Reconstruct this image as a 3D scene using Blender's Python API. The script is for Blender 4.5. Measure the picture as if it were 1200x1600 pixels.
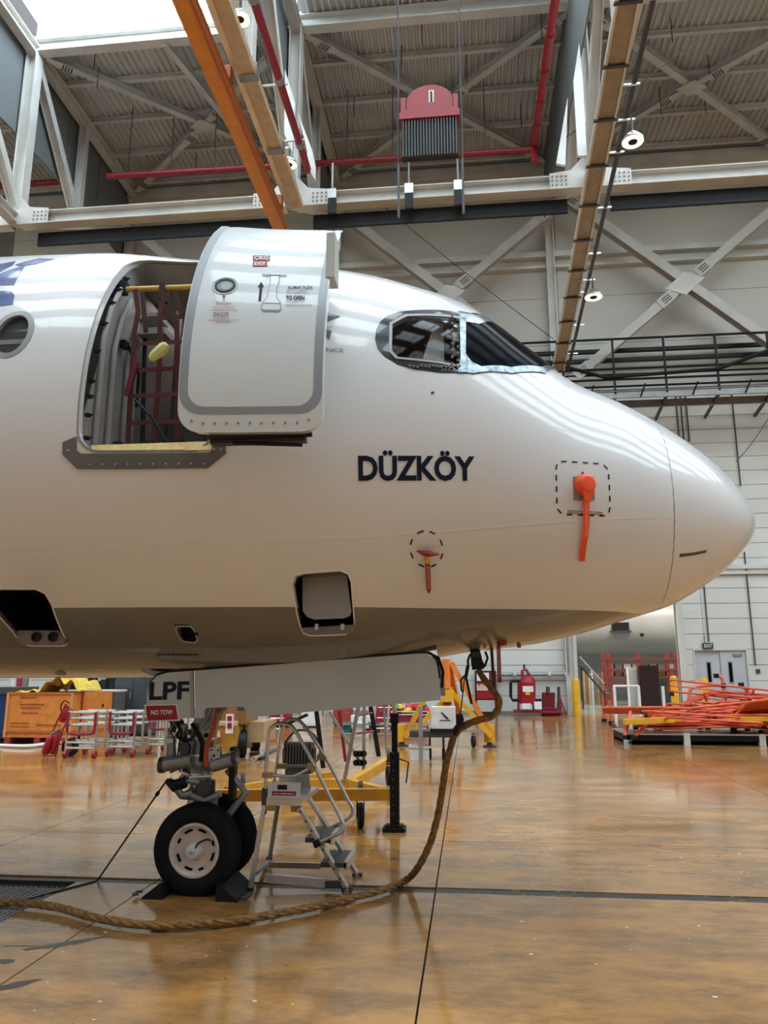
import bpy, bmesh, math, random
from mathutils import Vector, Matrix
from mathutils.geometry import delaunay_2d_cdt
random.seed(7)
R = math.radians
SC = bpy.context.scene
COL = SC.collection
for o in list(bpy.data.objects):
    bpy.data.objects.remove(o)

# ------------------------------------------------------------------ camera
F, PITCH, EYE, YAW = 1190.0, R(11.9), 1.87, R(6.2)
cd = bpy.data.cameras.new('camera')
cam = bpy.data.objects.new('camera', cd); COL.objects.link(cam)
cd.sensor_fit = 'HORIZONTAL'; cd.sensor_width = 36.0; cd.lens = 36.0 * F / 1200.0
cd.clip_end = 400
cam.location = (0, 0, EYE)
cam.rotation_euler = (R(90) + PITCH, 0, YAW)
SC.camera = cam

# ------------------------------------------------------------------ light
SKYLIGHT, WORLD_E = 7.6, 0.42
w = bpy.data.worlds.new('overcast_sky'); SC.world = w; w.use_nodes = True
nt = w.node_tree; bg = nt.nodes['Background']
tc = nt.nodes.new('ShaderNodeTexCoord'); sep = nt.nodes.new('ShaderNodeSeparateXYZ')
rmp = nt.nodes.new('ShaderNodeValToRGB')
rmp.color_ramp.elements[0].position = 0.0; rmp.color_ramp.elements[0].color = (0.52, 0.50, 0.46, 1)
rmp.color_ramp.elements[1].position = 0.5; rmp.color_ramp.elements[1].color = (0.86, 0.93, 1.0, 1)
nt.links.new(tc.outputs['Generated'], sep.inputs[0]); nt.links.new(sep.outputs['Z'], rmp.inputs[0])
nt.links.new(rmp.outputs[0], bg.inputs[0]); bg.inputs[1].default_value = WORLD_E
SC.view_settings.view_transform = 'Standard'; SC.view_settings.look = 'None'
SC.view_settings.gamma = 1; SC.view_settings.exposure = -0.04
SC.view_settings.use_curve_mapping = False

# ------------------------------------------------------------------ materials
MATS = {}
def mat(name, col, rough=0.5, metal=0.0, var=0.0, scale=3.0, coat=0.0, col2=None, bump=0.0, spec=0.5, stretch=(1, 1, 1)):
    if name in MATS: return MATS[name]
    m = bpy.data.materials.new(name); m.use_nodes = True; MATS[name] = m
    t = m.node_tree; b = t.nodes['Principled BSDF']
    b.inputs['Roughness'].default_value = rough; b.inputs['Metallic'].default_value = metal
    b.inputs['Coat Weight'].default_value = coat; b.inputs['Coat Roughness'].default_value = 0.03
    b.inputs['Specular IOR Level'].default_value = spec
    b.inputs['Base Color'].default_value = (*col, 1)
    c = t.nodes.new('ShaderNodeTexCoord'); mp = t.nodes.new('ShaderNodeMapping')
    mp.inputs['Scale'].default_value = stretch
    n = t.nodes.new('ShaderNodeTexNoise'); n.inputs['Scale'].default_value = scale
    n.inputs['Detail'].default_value = 6
    t.links.new(c.outputs['Object'], mp.inputs[0]); t.links.new(mp.outputs[0], n.inputs['Vector'])
    r = t.nodes.new('ShaderNodeValToRGB')
    k = var if var else 0.04
    c2 = col2 if col2 else tuple(x * (1 - k) for x in col)
    r.color_ramp.elements[0].position = 0.35; r.color_ramp.elements[0].color = (*c2, 1)
    r.color_ramp.elements[1].position = 0.65; r.color_ramp.elements[1].color = (*[min(1, x * (1 + k * .5)) for x in col], 1)
    t.links.new(n.outputs['Fac'], r.inputs[0]); t.links.new(r.outputs[0], b.inputs['Base Color'])
    if bump:
        bp = t.nodes.new('ShaderNodeBump'); bp.inputs['Strength'].default_value = bump; bp.inputs['Distance'].default_value = 0.01
        t.links.new(n.outputs['Fac'], bp.inputs['Height']); t.links.new(bp.outputs[0], b.inputs['Normal'])
    return m
def emit(name, col, s):
    m = bpy.data.materials.new(name); m.use_nodes = True; MATS[name] = m
    b = m.node_tree.nodes['Principled BSDF']
    b.inputs['Base Color'].default_value = (*col, 1)
    b.inputs['Emission Color'].default_value = (*col, 1); b.inputs['Emission Strength'].default_value = s
    return m

WHITE = mat('aircraft_white_paint', (0.74, 0.73, 0.71), 0.22, coat=0.6, var=0.02, scale=1)
BELLY = mat('aircraft_belly_grey', (0.30, 0.29, 0.265), 0.28, coat=0.3, var=0.05, scale=1)
DOORW = mat('door_white_paint', (0.66, 0.70, 0.70), 0.25, coat=0.5, var=0.02)
SILV = mat('door_silver_band', (0.30, 0.325, 0.34), 0.35, metal=0.25)
GEARW = mat('gear_door_paint', (0.50, 0.54, 0.54), 0.35, var=0.05, scale=2)
NAVY = mat('navy_lettering', (0.004, 0.010, 0.030), 0.45, spec=.25)
BLUE = mat('livery_blue', (0.02, 0.05, 0.25), 0.2, coat=0.4)
RED = mat('signal_red', (0.34, 0.006, 0.016), 0.4, var=0.1)
DRED = mat('dark_red_paint', (0.28, 0.015, 0.03), 0.4, var=0.15)
BLACK = mat('matte_black', (0.008, 0.008, 0.009), 0.55, var=0.2, spec=.3)
DARK = mat('dark_grey_metal', (0.07, 0.07, 0.07), 0.45, metal=0.3, var=0.2)
MIDG = mat('mid_grey_metal', (0.30, 0.30, 0.29), 0.4, metal=0.3, var=0.15)
ALU = mat('aluminium', (0.66, 0.66, 0.65), 0.28, metal=0.85, var=0.12, scale=6)
RUB = mat('tyre_rubber', (0.009, 0.009, 0.010), 0.75, var=0.3, scale=9, spec=.2)
RIM = mat('cream_wheel_rim', (0.72, 0.60, 0.52), 0.4, var=0.12, scale=7)
GEARM = mat('gear_grey_enamel', (0.30, 0.32, 0.32), 0.24, metal=0.45, var=0.2, scale=8)
CREAM = mat('cream_primer', (0.68, 0.62, 0.5), 0.45, var=0.1)
STEEL = mat('white_steel_paint', (0.62, 0.61, 0.57), 0.5, var=0.1, scale=1)
STEELD = mat('grey_steel_paint', (0.54, 0.55, 0.54), 0.55, var=0.12, scale=1)
DECK = mat('roof_deck_grey', (0.50, 0.52, 0.52), 0.6, var=0.1, scale=.6)
CURT = mat('smoke_curtain_grey', (0.16, 0.175, 0.18), 0.7, var=0.2, scale=.3, stretch=(1, 1, .2))
WALLM = mat('wall_cladding_paint', (0.66, 0.66, 0.62), 0.6, var=0.06, scale=.4)
WALLU = mat('upper_wall_paint', (0.55, 0.53, 0.47), 0.65, var=0.08, scale=.2)
BOARD = mat('wall_joint_shadow', (0.20, 0.20, 0.19), 0.8)
ORANGE = mat('crane_orange', (0.72, 0.25, 0.01), 0.45, var=0.1)
YEL = mat('safety_yellow', (0.78, 0.42, 0.02), 0.4, var=0.12)
YBEAM = mat('trestle_yellow', (0.66, 0.32, 0.03), 0.45, var=0.15)
TRAY = mat('beige_tray', (0.60, 0.46, 0.30), 0.55, var=0.15)
CRATE = mat('orange_crate_board', (0.74, 0.25, 0.045), 0.55, var=0.14, scale=5)
GUARD = mat('guard_rail_red', (0.72, 0.105, 0.04), 0.35, var=0.2, scale=4)
BINB = mat('blue_plastic', (0.01, 0.045, 0.16), 0.4, var=0.2)
SLATE = mat('slate_cabinet', (0.05, 0.065, 0.075), 0.5, var=0.1)
ROPE = mat('ochre_cable_braid', (0.24, 0.115, 0.025), 0.7, var=0.5, scale=25, bump=.4)
PVCY = mat('yellow_cloth', (0.82, 0.58, 0.10), 0.7, var=0.2, scale=9)
PAPER = mat('white_label', (0.8, 0.8, 0.8), 0.5)
NETR = mat('net_webbing_red', (0.10, 0.022, 0.022), 0.8, var=0.2)
NETB = mat('net_webbing_brown', (0.06, 0.03, 0.02), 0.8, var=0.2)
SHINY = mat('bare_metal', (0.26, 0.31, 0.35), 0.22, metal=0.9, var=0.5, scale=14)
WDARK = mat('window_tint', (0.004, 0.005, 0.007), 0.12, spec=0.12)
LINER = mat('door_liner_grey', (0.34, 0.33, 0.325), 0.5, var=0.15, scale=4)
INTD = mat('cabin_brown', (0.20, 0.15, 0.12), 0.7, var=0.2)
FLR = mat('neon_ribbon_orange', (0.95, 0.11, 0.03), 0.5)
GREENY = mat('pale_lime_cloth', (0.72, 0.74, 0.28), 0.7)
BRICKR = mat('brick_red_panel', (0.35, 0.05, 0.04), 0.5, var=.2)
DWALL = mat('door_leaf_grey', (0.50, 0.52, 0.55), 0.4, var=0.03)
WOOD = mat('timber_tan', (0.5, 0.33, 0.18), 0.6, var=0.2)
WDARK.node_tree.nodes['Principled BSDF'].inputs['IOR'].default_value = 1.12
SKYG = emit('skylight_glazing', (0.78, 0.91, 1.0), SKYLIGHT)
LAMP = emit('lamp_opal_ring', (1.0, 0.86, 0.7), 1.2)

g = bpy.data.materials.new('clear_glass'); g.use_nodes = True; MATS['glass'] = g
t = g.node_tree; t.nodes.clear()
out = t.nodes.new('ShaderNodeOutputMaterial'); mx = t.nodes.new('ShaderNodeMixShader')
tr = t.nodes.new('ShaderNodeBsdfTransparent'); gl = t.nodes.new('ShaderNodeBsdfGlossy'); fr = t.nodes.new('ShaderNodeFresnel')
tr.inputs[0].default_value = (.8, .8, .8, 1); gl.inputs['Roughness'].default_value = 0.02; fr.inputs[0].default_value = 1.13
t.links.new(fr.outputs[0], mx.inputs[0]); t.links.new(tr.outputs[0], mx.inputs[1]); t.links.new(gl.outputs[0], mx.inputs[2])
t.links.new(mx.outputs[0], out.inputs[0]); GLASS = g

def fuselage_material():
    m = bpy.data.materials.new('aircraft_two_tone_paint'); m.use_nodes = True
    t = m.node_tree; b = t.nodes['Principled BSDF']
    b.inputs['Roughness'].default_value = 0.25; b.inputs['Coat Weight'].default_value = 0.6; b.inputs['Coat Roughness'].default_value = 0.04
    c = t.nodes.new('ShaderNodeTexCoord'); s = t.nodes.new('ShaderNodeSeparateXYZ')
    t.links.new(c.outputs['Object'], s.inputs[0])
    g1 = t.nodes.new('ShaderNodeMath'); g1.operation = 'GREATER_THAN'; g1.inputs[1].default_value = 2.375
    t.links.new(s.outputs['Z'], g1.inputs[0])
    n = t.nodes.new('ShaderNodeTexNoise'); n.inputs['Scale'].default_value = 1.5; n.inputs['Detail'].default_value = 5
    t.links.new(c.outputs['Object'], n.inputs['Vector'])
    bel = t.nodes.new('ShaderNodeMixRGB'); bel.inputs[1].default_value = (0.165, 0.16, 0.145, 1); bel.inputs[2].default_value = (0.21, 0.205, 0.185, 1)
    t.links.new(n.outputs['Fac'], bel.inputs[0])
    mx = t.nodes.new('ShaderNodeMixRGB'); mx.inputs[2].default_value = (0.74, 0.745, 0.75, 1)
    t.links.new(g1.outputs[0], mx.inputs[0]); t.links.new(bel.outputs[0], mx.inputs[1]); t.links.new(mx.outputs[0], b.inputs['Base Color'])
    n2 = t.nodes.new('ShaderNodeTexNoise'); n2.inputs['Scale'].default_value = 2.2; n2.inputs['Detail'].default_value = 2
    t.links.new(c.outputs['Object'], n2.inputs['Vector'])
    bp = t.nodes.new('ShaderNodeBump'); bp.inputs['Strength'].default_value = 0.12; bp.inputs['Distance'].default_value = 0.02
    t.links.new(n2.outputs['Fac'], bp.inputs['Height']); t.links.new(bp.outputs[0], b.inputs['Coat Normal'])
    return m
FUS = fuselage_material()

def floor_material():
    m = bpy.data.materials.new('ochre_epoxy_concrete'); m.use_nodes = True
    t = m.node_tree; b = t.nodes['Principled BSDF']; N = t.nodes.new; L = t.links.new
    c = N('ShaderNodeTexCoord')
    def noise(sc, det, stretch=(1, 1, 1), rough=.6):
        mp = N('ShaderNodeMapping'); mp.inputs['Scale'].default_value = stretch
        n = N('ShaderNodeTexNoise'); n.inputs['Scale'].default_value = sc; n.inputs['Detail'].default_value = det
        n.inputs['Roughness'].default_value = rough
        L(c.outputs['Object'], mp.inputs[0]); L(mp.outputs[0], n.inputs['Vector']); return n
    def ramp(n, p0, p1, c0, c1):
        r = N('ShaderNodeValToRGB'); e = r.color_ramp.elements
        e[0].position = p0; e[1].position = p1; e[0].color = (*c0, 1); e[1].color = (*c1, 1)
        L(n.outputs['Fac'], r.inputs[0]); return r
    base = ramp(noise(.35, 4), .3, .7, (0.54, 0.238, 0.052), (0.68, 0.335, 0.092))
    wear = ramp(noise(.8, 10, (.6, 1, 1), .7), .28, .74, (0, 0, 0), (1, 1, 1))
    dirt = ramp(noise(1.9, 12, (.45, 1, 1), .8), .44, .66, (0, 0, 0), (1, 1, 1))
    spots = ramp(noise(24, 3), .70, .73, (0, 0, 0), (1, 1, 1))
    m1 = N('ShaderNodeMixRGB'); m1.blend_type = 'MIX'; m1.inputs[1].default_value = (0.26, 0.135, 0.055, 1)
    L(wear.outputs[0], m1.inputs[0]); L(base.outputs[0], m1.inputs[2])
    m2 = N('ShaderNodeMixRGB'); m2.inputs[2].default_value = (0.055, 0.036, 0.022, 1)
    sc = N('ShaderNodeMath'); sc.operation = 'MULTIPLY'; sc.inputs[1].default_value = 0.8
    L(dirt.outputs[0], sc.inputs[0]); L(sc.outputs[0], m2.inputs[0]); L(m1.outputs[0], m2.inputs[1])
    m3 = N('ShaderNodeMixRGB'); m3.inputs[2].default_value = (0.04, 0.03, 0.02, 1)
    L(spots.outputs[0], m3.inputs[0]); L(m2.outputs[0], m3.inputs[1])
    L(m3.outputs[0], b.inputs['Base Color'])
    rr = N('ShaderNodeMapRange'); rr.inputs['From Min'].default_value = .3; rr.inputs['From Max'].default_value = .75
    rr.inputs['To Min'].default_value = .06; rr.inputs['To Max'].default_value = .24
    L(noise(1.2, 8, (.4, 1, 1)).outputs['Fac'], rr.inputs['Value']); L(rr.outputs[0], b.inputs['Roughness'])
    bp = N('ShaderNodeBump'); bp.inputs['Strength'].default_value = .25; bp.inputs['Distance'].default_value = .004
    L(noise(2.0, 4, (.5, 1.6, 1)).outputs['Fac'], bp.inputs['Height']); L(bp.outputs[0], b.inputs['Normal'])
    b.inputs['Specular IOR Level'].default_value = .6
    return m
FLOORM = floor_material()

# ------------------------------------------------------------------ helpers
def V(*a): return Vector(a if len(a) > 1 else a[0])
def ray(px, py):
    cp, sp, c, s = math.cos(PITCH), math.sin(PITCH), math.cos(YAW), math.sin(YAW)
    a = (px - 600) / F; b = (800 - py) / F
    yr = cp - b * sp
    return Vector((c * a - s * yr, s * a + c * yr, sp + b * cp))
def at(px, py, Y):
    r = ray(px, py); return Vector((0, 0, EYE)) + r * (Y / r.y)
def on(px, py, Z=0.0):
    r = ray(px, py); return Vector((0, 0, EYE)) + r * ((Z - EYE) / r.z)

class MB:
    def __init__(s): s.v = []; s.f = []; s.sm = []
    def add(s, vs, fs, smooth=False):
        n = len(s.v); s.v += [tuple(v) for v in vs]; s.f += [tuple(i + n for i in f) for f in fs]; s.sm += [smooth] * len(fs)
        return s
    def box(s, c, d, rot=None):
        c = Vector(c); vs = []
        for x in (-.5, .5):
            for y in (-.5, .5):
                for z in (-.5, .5):
                    p = Vector((x * d[0], y * d[1], z * d[2]))
                    if rot is not None: p = rot @ p
                    vs.append(c + p)
        return s.add(vs, [(0, 1, 3, 2), (4, 6, 7, 5), (0, 4, 5, 1), (2, 3, 7, 6), (0, 2, 6, 4), (1, 5, 7, 3)])
    def b2(s, a, b):
        a = Vector(a); b = Vector(b); return s.box((a + b) / 2, [abs(b[i] - a[i]) for i in range(3)])
    def frame(s, p0, p1, up=(0, 0, 1)):
        d = (Vector(p1) - Vector(p0)); L = d.length; d.normalize(); u = Vector(up)
        if abs(d.dot(u)) > .98: u = Vector((0, 1, 0))
        x = d.cross(u).normalized(); y = x.cross(d).normalized()
        return d, x, y, L
    def bar(s, p0, p1, w, h, up=(0, 0, 1)):
        d, x, y, L = s.frame(p0, p1, up); rot = Matrix((x, d, y)).transposed()
        return s.box((Vector(p0) + Vector(p1)) / 2, (w, L, h), rot)
    def ibeam(s, p0, p1, w, h, t=.03, up=(0, 0, 1)):
        d, x, y, L = s.frame(p0, p1, up); o = y * (h / 2 - t / 2)
        s.bar(Vector(p0) + o, Vector(p1) + o, w, t, up); s.bar(Vector(p0) - o, Vector(p1) - o, w, t, up)
        return s.bar(p0, p1, t, h - 2 * t, up)
    def tube(s, pts, r, n=8, closed=False, cap=True):
        pts = [Vector(p) for p in pts]; rings = []; m = len(pts); px = None
        rs = r if isinstance(r, (list, tuple)) else [r] * m
        for i, p in enumerate(pts):
            if closed: d = pts[(i + 1) % m] - pts[i - 1]
            else: d = pts[min(i + 1, m - 1)] - pts[max(i - 1, 0)]
            if d.length < 1e-9: d = Vector((0, 0, 1))
            d.normalize()
            if px is None:
                u = Vector((0, 0, 1)) if abs(d.z) < .9 else Vector((1, 0, 0)); px = d.cross(u).normalized()
            else:
                px = (px - d * px.dot(d)).normalized()
            py = d.cross(px)
            rings.append([p + (px * math.cos(2 * math.pi * k / n) + py * math.sin(2 * math.pi * k / n)) * rs[i] for k in range(n)])
        vs = [v for q in rings for v in q]; fs = []
        for i in range(m if closed else m - 1):
            j = (i + 1) % m
            for k in range(n):
                fs.append((i * n + k, i * n + (k + 1) % n, j * n + (k + 1) % n, j * n + k))
        if cap and not closed: fs += [tuple(range(n))[::-1], tuple(range((m - 1) * n, m * n))]
        return s.add(vs, fs, True)
    def cyl(s, p0, p1, r, n=12, r1=None):
        return s.tube([p0, p1], [r, r if r1 is None else r1], n)
    def lathe(s, prof, origin, axis=(0, 1, 0), n=32, closed=False, open_start=False):
        ax = Vector(axis).normalized(); u = Vector((0, 0, 1)) if abs(ax.z) < .9 else Vector((1, 0, 0))
        x = ax.cross(u).normalized(); y = ax.cross(x); o = Vector(origin); vs = []; fs = []
        for (a, r) in prof:
            for k in range(n):
                t = 2 * math.pi * k / n; vs.append(o + ax * a + (x * math.cos(t) + y * math.sin(t)) * r)
        m = len(prof)
        for i in range(m if closed else m - 1):
            j = (i + 1) % m
            for k in range(n): fs.append((i * n + k, j * n + k, j * n + (k + 1) % n, i * n + (k + 1) % n))
        if not closed: fs += ([] if open_start else [tuple(range(n))]) + [tuple(range((m - 1) * n, m * n))[::-1]]
        return s.add(vs, fs, True)
    def prism(s, poly, off):
        n = len(poly); o = Vector(off); a = [Vector(p) for p in poly]; vs = a + [p + o for p in a]
        return s.add(vs, [tuple(range(n))[::-1], tuple(range(n, 2 * n))] + [(i, (i + 1) % n, n + (i + 1) % n, n + i) for i in range(n)])
    def bolts(s, c, ux, uy, nrm, nx, ny, pitch, r):
        ux, uy, nrm = Vector(ux).normalized(), Vector(uy).normalized(), Vector(nrm).normalized()
        for i in range(nx):
            for j in range(ny):
                p = Vector(c) + ux * (i - (nx - 1) / 2) * pitch + uy * (j - (ny - 1) / 2) * pitch
                s.tube([p, p + nrm * .05], r, 6)
        return s
    def build(s, name, m, parent=None, bevel=0):
        me = bpy.data.meshes.new(name); me.from_pydata(s.v, [], s.f); me.validate()
        if len(s.sm) == len(me.polygons): me.polygons.foreach_set('use_smooth', s.sm)
        me.materials.append(m); bm = bmesh.new(); bm.from_mesh(me); bmesh.ops.recalc_face_normals(bm, faces=bm.faces)
        for e in bm.edges:
            if len(e.link_faces) == 2 and e.calc_face_angle(0) > .7: e.smooth = False
        if bevel: bmesh.ops.bevel(bm, geom=list(bm.edges), offset=bevel, segments=1, affect='EDGES')
        bm.to_mesh(me); bm.free()
        return link(name, me, parent)
def link(name, me, parent=None):
    o = bpy.data.objects.new(name, me); COL.objects.link(o)
    if parent is not None:
        o.parent = parent
        o.matrix_parent_inverse = Matrix.Translation(-world_loc(parent))
    return o
def world_loc(o):
    l = Vector(o.location)
    p = o.parent
    if p is not None: l = o.matrix_parent_inverse @ l + world_loc(p)
    return l
def tag(o, label=None, cat=None, group=None, kind=None):
    for k, v in (('label', label), ('category', cat), ('group', group), ('kind', kind)):
        if v: o[k] = v
    return o
def thing(name, loc, label, cat, group=None):
    o = bpy.data.objects.new(name, None); COL.objects.link(o); o.location = loc; o.empty_display_size = .2
    return tag(o, label, cat, group)
def sub(name, parent):
    o = bpy.data.objects.new(name, None); COL.objects.link(o); o.parent = parent; o.empty_display_size = .1
    o.matrix_parent_inverse = Matrix.Translation(-world_loc(parent)); return o
def copy_tree(o, parent=None, M=None):
    c = o.copy(); COL.objects.link(c)
    if parent is not None: c.parent = parent
    for ch in [x for x in bpy.data.objects if x.parent == o and x not in (c,)]:
        copy_tree(ch, c)
    return c
def struct(o): o['kind'] = 'structure'; return o
def arc(c, r, a0, a1, n, f): return [f(c[0] + r * math.cos(R(a0 + (a1 - a0) * i / n)), c[1] + r * math.sin(R(a0 + (a1 - a0) * i / n))) for i in range(n + 1)]
def rrect(x0, x1, z0, z1, r, n=6):
    p = []; f = lambda a, b: (a, b)
    p += arc((x1 - r, z1 - r), r, 0, 90, n, f) + arc((x0 + r, z1 - r), r, 90, 180, n, f)
    p += arc((x0 + r, z0 + r), r, 180, 270, n, f) + arc((x1 - r, z0 + r), r, 270, 360, n, f)
    return p
def smooth_path(pts, k=6):
    pts = [Vector(p) for p in pts]; out = []
    for i in range(len(pts) - 1):
        p0 = pts[max(i - 1, 0)]; p1 = pts[i]; p2 = pts[i + 1]; p3 = pts[min(i + 2, len(pts) - 1)]
        for j in range(k):
            t = j / k
            out.append(.5 * ((2 * p1) + (p2 - p0) * t + (2 * p0 - 5 * p1 + 4 * p2 - p3) * t * t + (3 * p1 - p0 - 3 * p2 + p3) * t ** 3))
    return out + [pts[-1]]
def text_2d(body, bold=0.0, space=1.0, cuts=0):
    cu = bpy.data.curves.new('lettering', 'FONT'); cu.body = body; cu.size = 1; cu.offset = bold; cu.space_character = space
    cu.resolution_u = 3; o = bpy.data.objects.new('lettering_tmp', cu); COL.objects.link(o)
    dg = bpy.context.evaluated_depsgraph_get(); me = bpy.data.meshes.new_from_object(o.evaluated_get(dg))
    bpy.data.objects.remove(o); bpy.data.curves.remove(cu)
    bm = bmesh.new(); bm.from_mesh(me); bpy.data.meshes.remove(me)
    bmesh.ops.remove_doubles(bm, verts=bm.verts, dist=1e-4)
    xs = [v.co.x for v in bm.verts]; ys = [v.co.y for v in bm.verts]
    x0, x1, y0, y1 = min(xs), max(xs), min(ys), max(ys)
    for i in range(1, cuts):
        bmesh.ops.bisect_plane(bm, geom=list(bm.verts) + list(bm.edges) + list(bm.faces), plane_co=(0, y0 + (y1 - y0) * i / cuts, 0), plane_no=(0, 1, 0))
    bm.verts.index_update()
    vs = [((v.co.x - x0) / (x1 - x0), (v.co.y - y0) / (y1 - y0)) for v in bm.verts]
    fs = [tuple(v.index for v in f.verts) for f in bm.faces]; bm.free()
    return vs, fs
def text_on(name, body, fn, m, parent=None, bold=0.0, cuts=0, thick=None):
    vs, fs = text_2d(body, bold, cuts=cuts); b = MB()
    b.add([fn(u, v) for u, v in vs], fs)
    me = bpy.data.meshes.new(name); me.from_pydata(b.v, [], b.f); me.materials.append(m)
    return link(name, me, parent)
def flat_text(name, body, o, ex, ez, m, parent=None, bold=0.01):
    o, ex, ez = Vector(o), Vector(ex), Vector(ez)
    return text_on(name, body, lambda u, v: o + ex * u + ez * v, m, parent, bold)

def faint_print(name, o, ex, ez, m, parent, n=9, seed=1):
    # a row of worn, unreadable print: short bars of uneven length
    o, ex, ez = Vector(o), Vector(ex), Vector(ez); q = random.Random(seed); b = MB(); u = 0.0
    nn = ex.cross(ez).normalized() * .002
    while u < .97:
        l = q.uniform(.4, 1.3) / n; l = min(l, .99 - u); h0 = q.uniform(0, .15); h1 = q.uniform(.75, 1)
        P0 = o + ex * u; b.prism([P0 + ez * h0, P0 + ex * l + ez * h0, P0 + ex * l + ez * h1, P0 + ez * h1], nn); u += l + .25 / n
    return tag(b.build(name, m, parent), kind='stuff')

# ================================================================== THE HANGAR
WY, RZ, FY = 36.5, 28.6, 26.3            # wall plane, roof height, depth of the truss line
FX = [-18.0, -6.5, 4.95, 16.4]            # frame lines
# ---- floor: base, slabs between recessed joints, trench cover, grating
fb = struct(MB().b2((-45, -14, -.2), (45, 90, -.03)).build('floor', BOARD))
FLR2 = mat('grey_green_floor', (.20, .22, .19), .15, var=.2, scale=.5)
fb.data.materials[0] = mat('joint_filler_black', (0.02, 0.018, 0.015), 0.7)
xs = [-45, -29, -19.6, -14.8, -10, -5.16, -2.89, -.33, 4.6, 9.4, 14.2, 19, 29, 45]
ysl = [-14, -8, -2, 3.6, 7.16, 7.32, 9.25, 14.8, 20.4, 26, 31.6, 36.4, 42, 50, 90]
for i in range(len(xs) - 1):
    for j in range(len(ysl) - 1):
        if ysl[j] == 7.16: continue
        g = .013
        x0, x1 = xs[i] + g / 2, xs[i + 1] - g / 2
        y0, y1 = ysl[j] + g / 2, ysl[j + 1] - g / 2
        if (ysl[j] == 3.6 or ysl[j] == 9.25) and False: continue
        if xs[i] == -10 and ysl[j] == 3.6:      # the slab that gives way to the grating
            link_ = MB().b2((x0, y0, -.03), (-4.72, y1, 0)).b2((-4.72, y0, -.03), (x1, 5.80, 0)).build('floor_slab', FLOORM, fb)
            continue
        if xs[i] == -5.16 and ysl[j] == 3.6:
            MB().b2((x0, y0, -.03), (x1, 5.80, 0)).b2((-3.60, 5.80, -.03), (x1, y1, 0)).build('floor_slab', FLOORM, fb)
            continue
        MB().b2((x0, y0, -.03), (x1, y1, 0)).build('floor_slab', FLOORM if ysl[j] < 36 else FLR2, fb)
STRIP = mat('worn_black_strip', (0.022, 0.024, 0.023), .4, col2=(0.05, 0.05, 0.045), scale=8, var=.3)
for i in range(len(xs) - 1):
    if xs[i + 1] < -5 or xs[i] > 15: continue
    MB().b2((xs[i] + .004, 7.17, -.03), (xs[i + 1] - .004, 7.31 if xs[i] > -1 else 7.26, -.004)).build('trench_cover', STRIP, fb)
gb = MB()
for k in range(23): gb.b2((-4.70 + k * .048, 5.82, -.03), (-4.70 + k * .048 + .012, 6.98, -.003))
for k in range(24): gb.b2((-4.70, 5.82 + k * .048, -.028), (-3.62, 5.832 + k * .048, -.006))
o = gb.build('floor_grating', MIDG, fb); tag(o, kind='stuff')
o = MB().b2((-4.71, 5.81, -.036), (-3.61, 7.16, -.031)).build('drain_pan', DARK, fb)
bb = MB()
for (px, py, w_, h_) in [(20, 1556, .11, .02), (1100, 1338, .10, .035)]:
    p = on(px, py); bb.lathe([(0, .0), (.001, .05), (.002, 0)], p + V(0, 0, .0005), (0, 0, 1), 10)
for (px, py, w_, h_, a_) in ((95, 1475, .30, .05, 35), (20, 1540, .16, .05, 40), (8, 1502, .08, .05, 10), (530, 1391, .17, .05, 0), (30, 1478, .14, .012, 8)):
    p = on(px, py, .0008); m_r = Matrix.Rotation(R(a_), 3, 'Z')
    rr2 = random.Random(px); n_ = 14
    MB().prism([p + m_r @ V(w_ * math.cos(6.283 * q / n_) * rr2.uniform(.7, 1.1), h_ * math.sin(6.283 * q / n_) * rr2.uniform(.6, 1.2), 0) for q in range(n_)], (0, 0, .0006)).build('oil_stain', mat('oil_stain_brown', (.035, .022, .016), .25), fb)
fk = MB()
for q in range(70):
    x = random.uniform(-3.5, 3.2); y = random.uniform(3.6, 9.0); l = random.uniform(.004, .014)
    fk.b2((x, y, 0), (x + l * 2, y + l, .0012))
o = fk.build('paint_chip', PAPER, fb); tag(o, kind='stuff')
# yellow paint flecks left on the strip
fl = MB()
for k in range(60):
    x = random.uniform(-.2, 3.6); y = random.choice([7.17, 7.20, 7.305]) + random.uniform(-.008, .008)
    if 1.0 < x < 1.9: continue
    l = random.uniform(.01, .05); fl.b2((x, y, -.004), (x + l, y + .008, -.0005))
o = fl.build('worn_yellow_paint', YEL, fb); tag(o, kind='stuff')

# ---- back wall
OX0, OX1, OZ = 4.98, 9.55, 5.25            # opening to the neighbouring bay
DX0, DX1, DZ = 10.22, 12.45, 2.85          # double door
wb = MB()
wb.b2((-45, WY + .05, 0), (OX0, WY + .35, RZ)); wb.b2((OX0, WY + .05, OZ), (OX1, WY + .35, RZ))
wb.b2((OX1, WY + .05, 0), (DX0, WY + .35, RZ)); wb.b2((DX0, WY + .05, DZ), (DX1, WY + .35, RZ)); wb.b2((DX1, WY + .05, 0), (45, WY + .35, RZ))
wall = struct(wb.build('wall_back', BOARD))
def panel_rows(z0, z1, n, cols, m, name):
    hgt = (z1 - z0) / n
    for r in range(n):
        a, b = z0 + r * hgt + .012, z0 + (r + 1) * hgt - .012
        for c in range(len(cols) - 1):
            u, v = cols[c] + .01, cols[c + 1] - .01
            segs = [(u, v)]
            for (hx0, hx1, hz) in ((OX0, OX1, OZ), (DX0 - .07, DX1 + .07, DZ + .07)):
                if a < hz - .02:
                    ns = []
                    for (p, q) in segs:
                        if q <= hx0 or p >= hx1: ns.append((p, q)); continue
                        if p < hx0: ns.append((p, hx0))
                        if q > hx1: ns.append((hx1, q))
                    segs = ns
            for (p, q) in segs:
                if q - p > .05: MB().b2((p, WY, a), (q, WY + .06, b)).build(name, m, wall)
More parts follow.
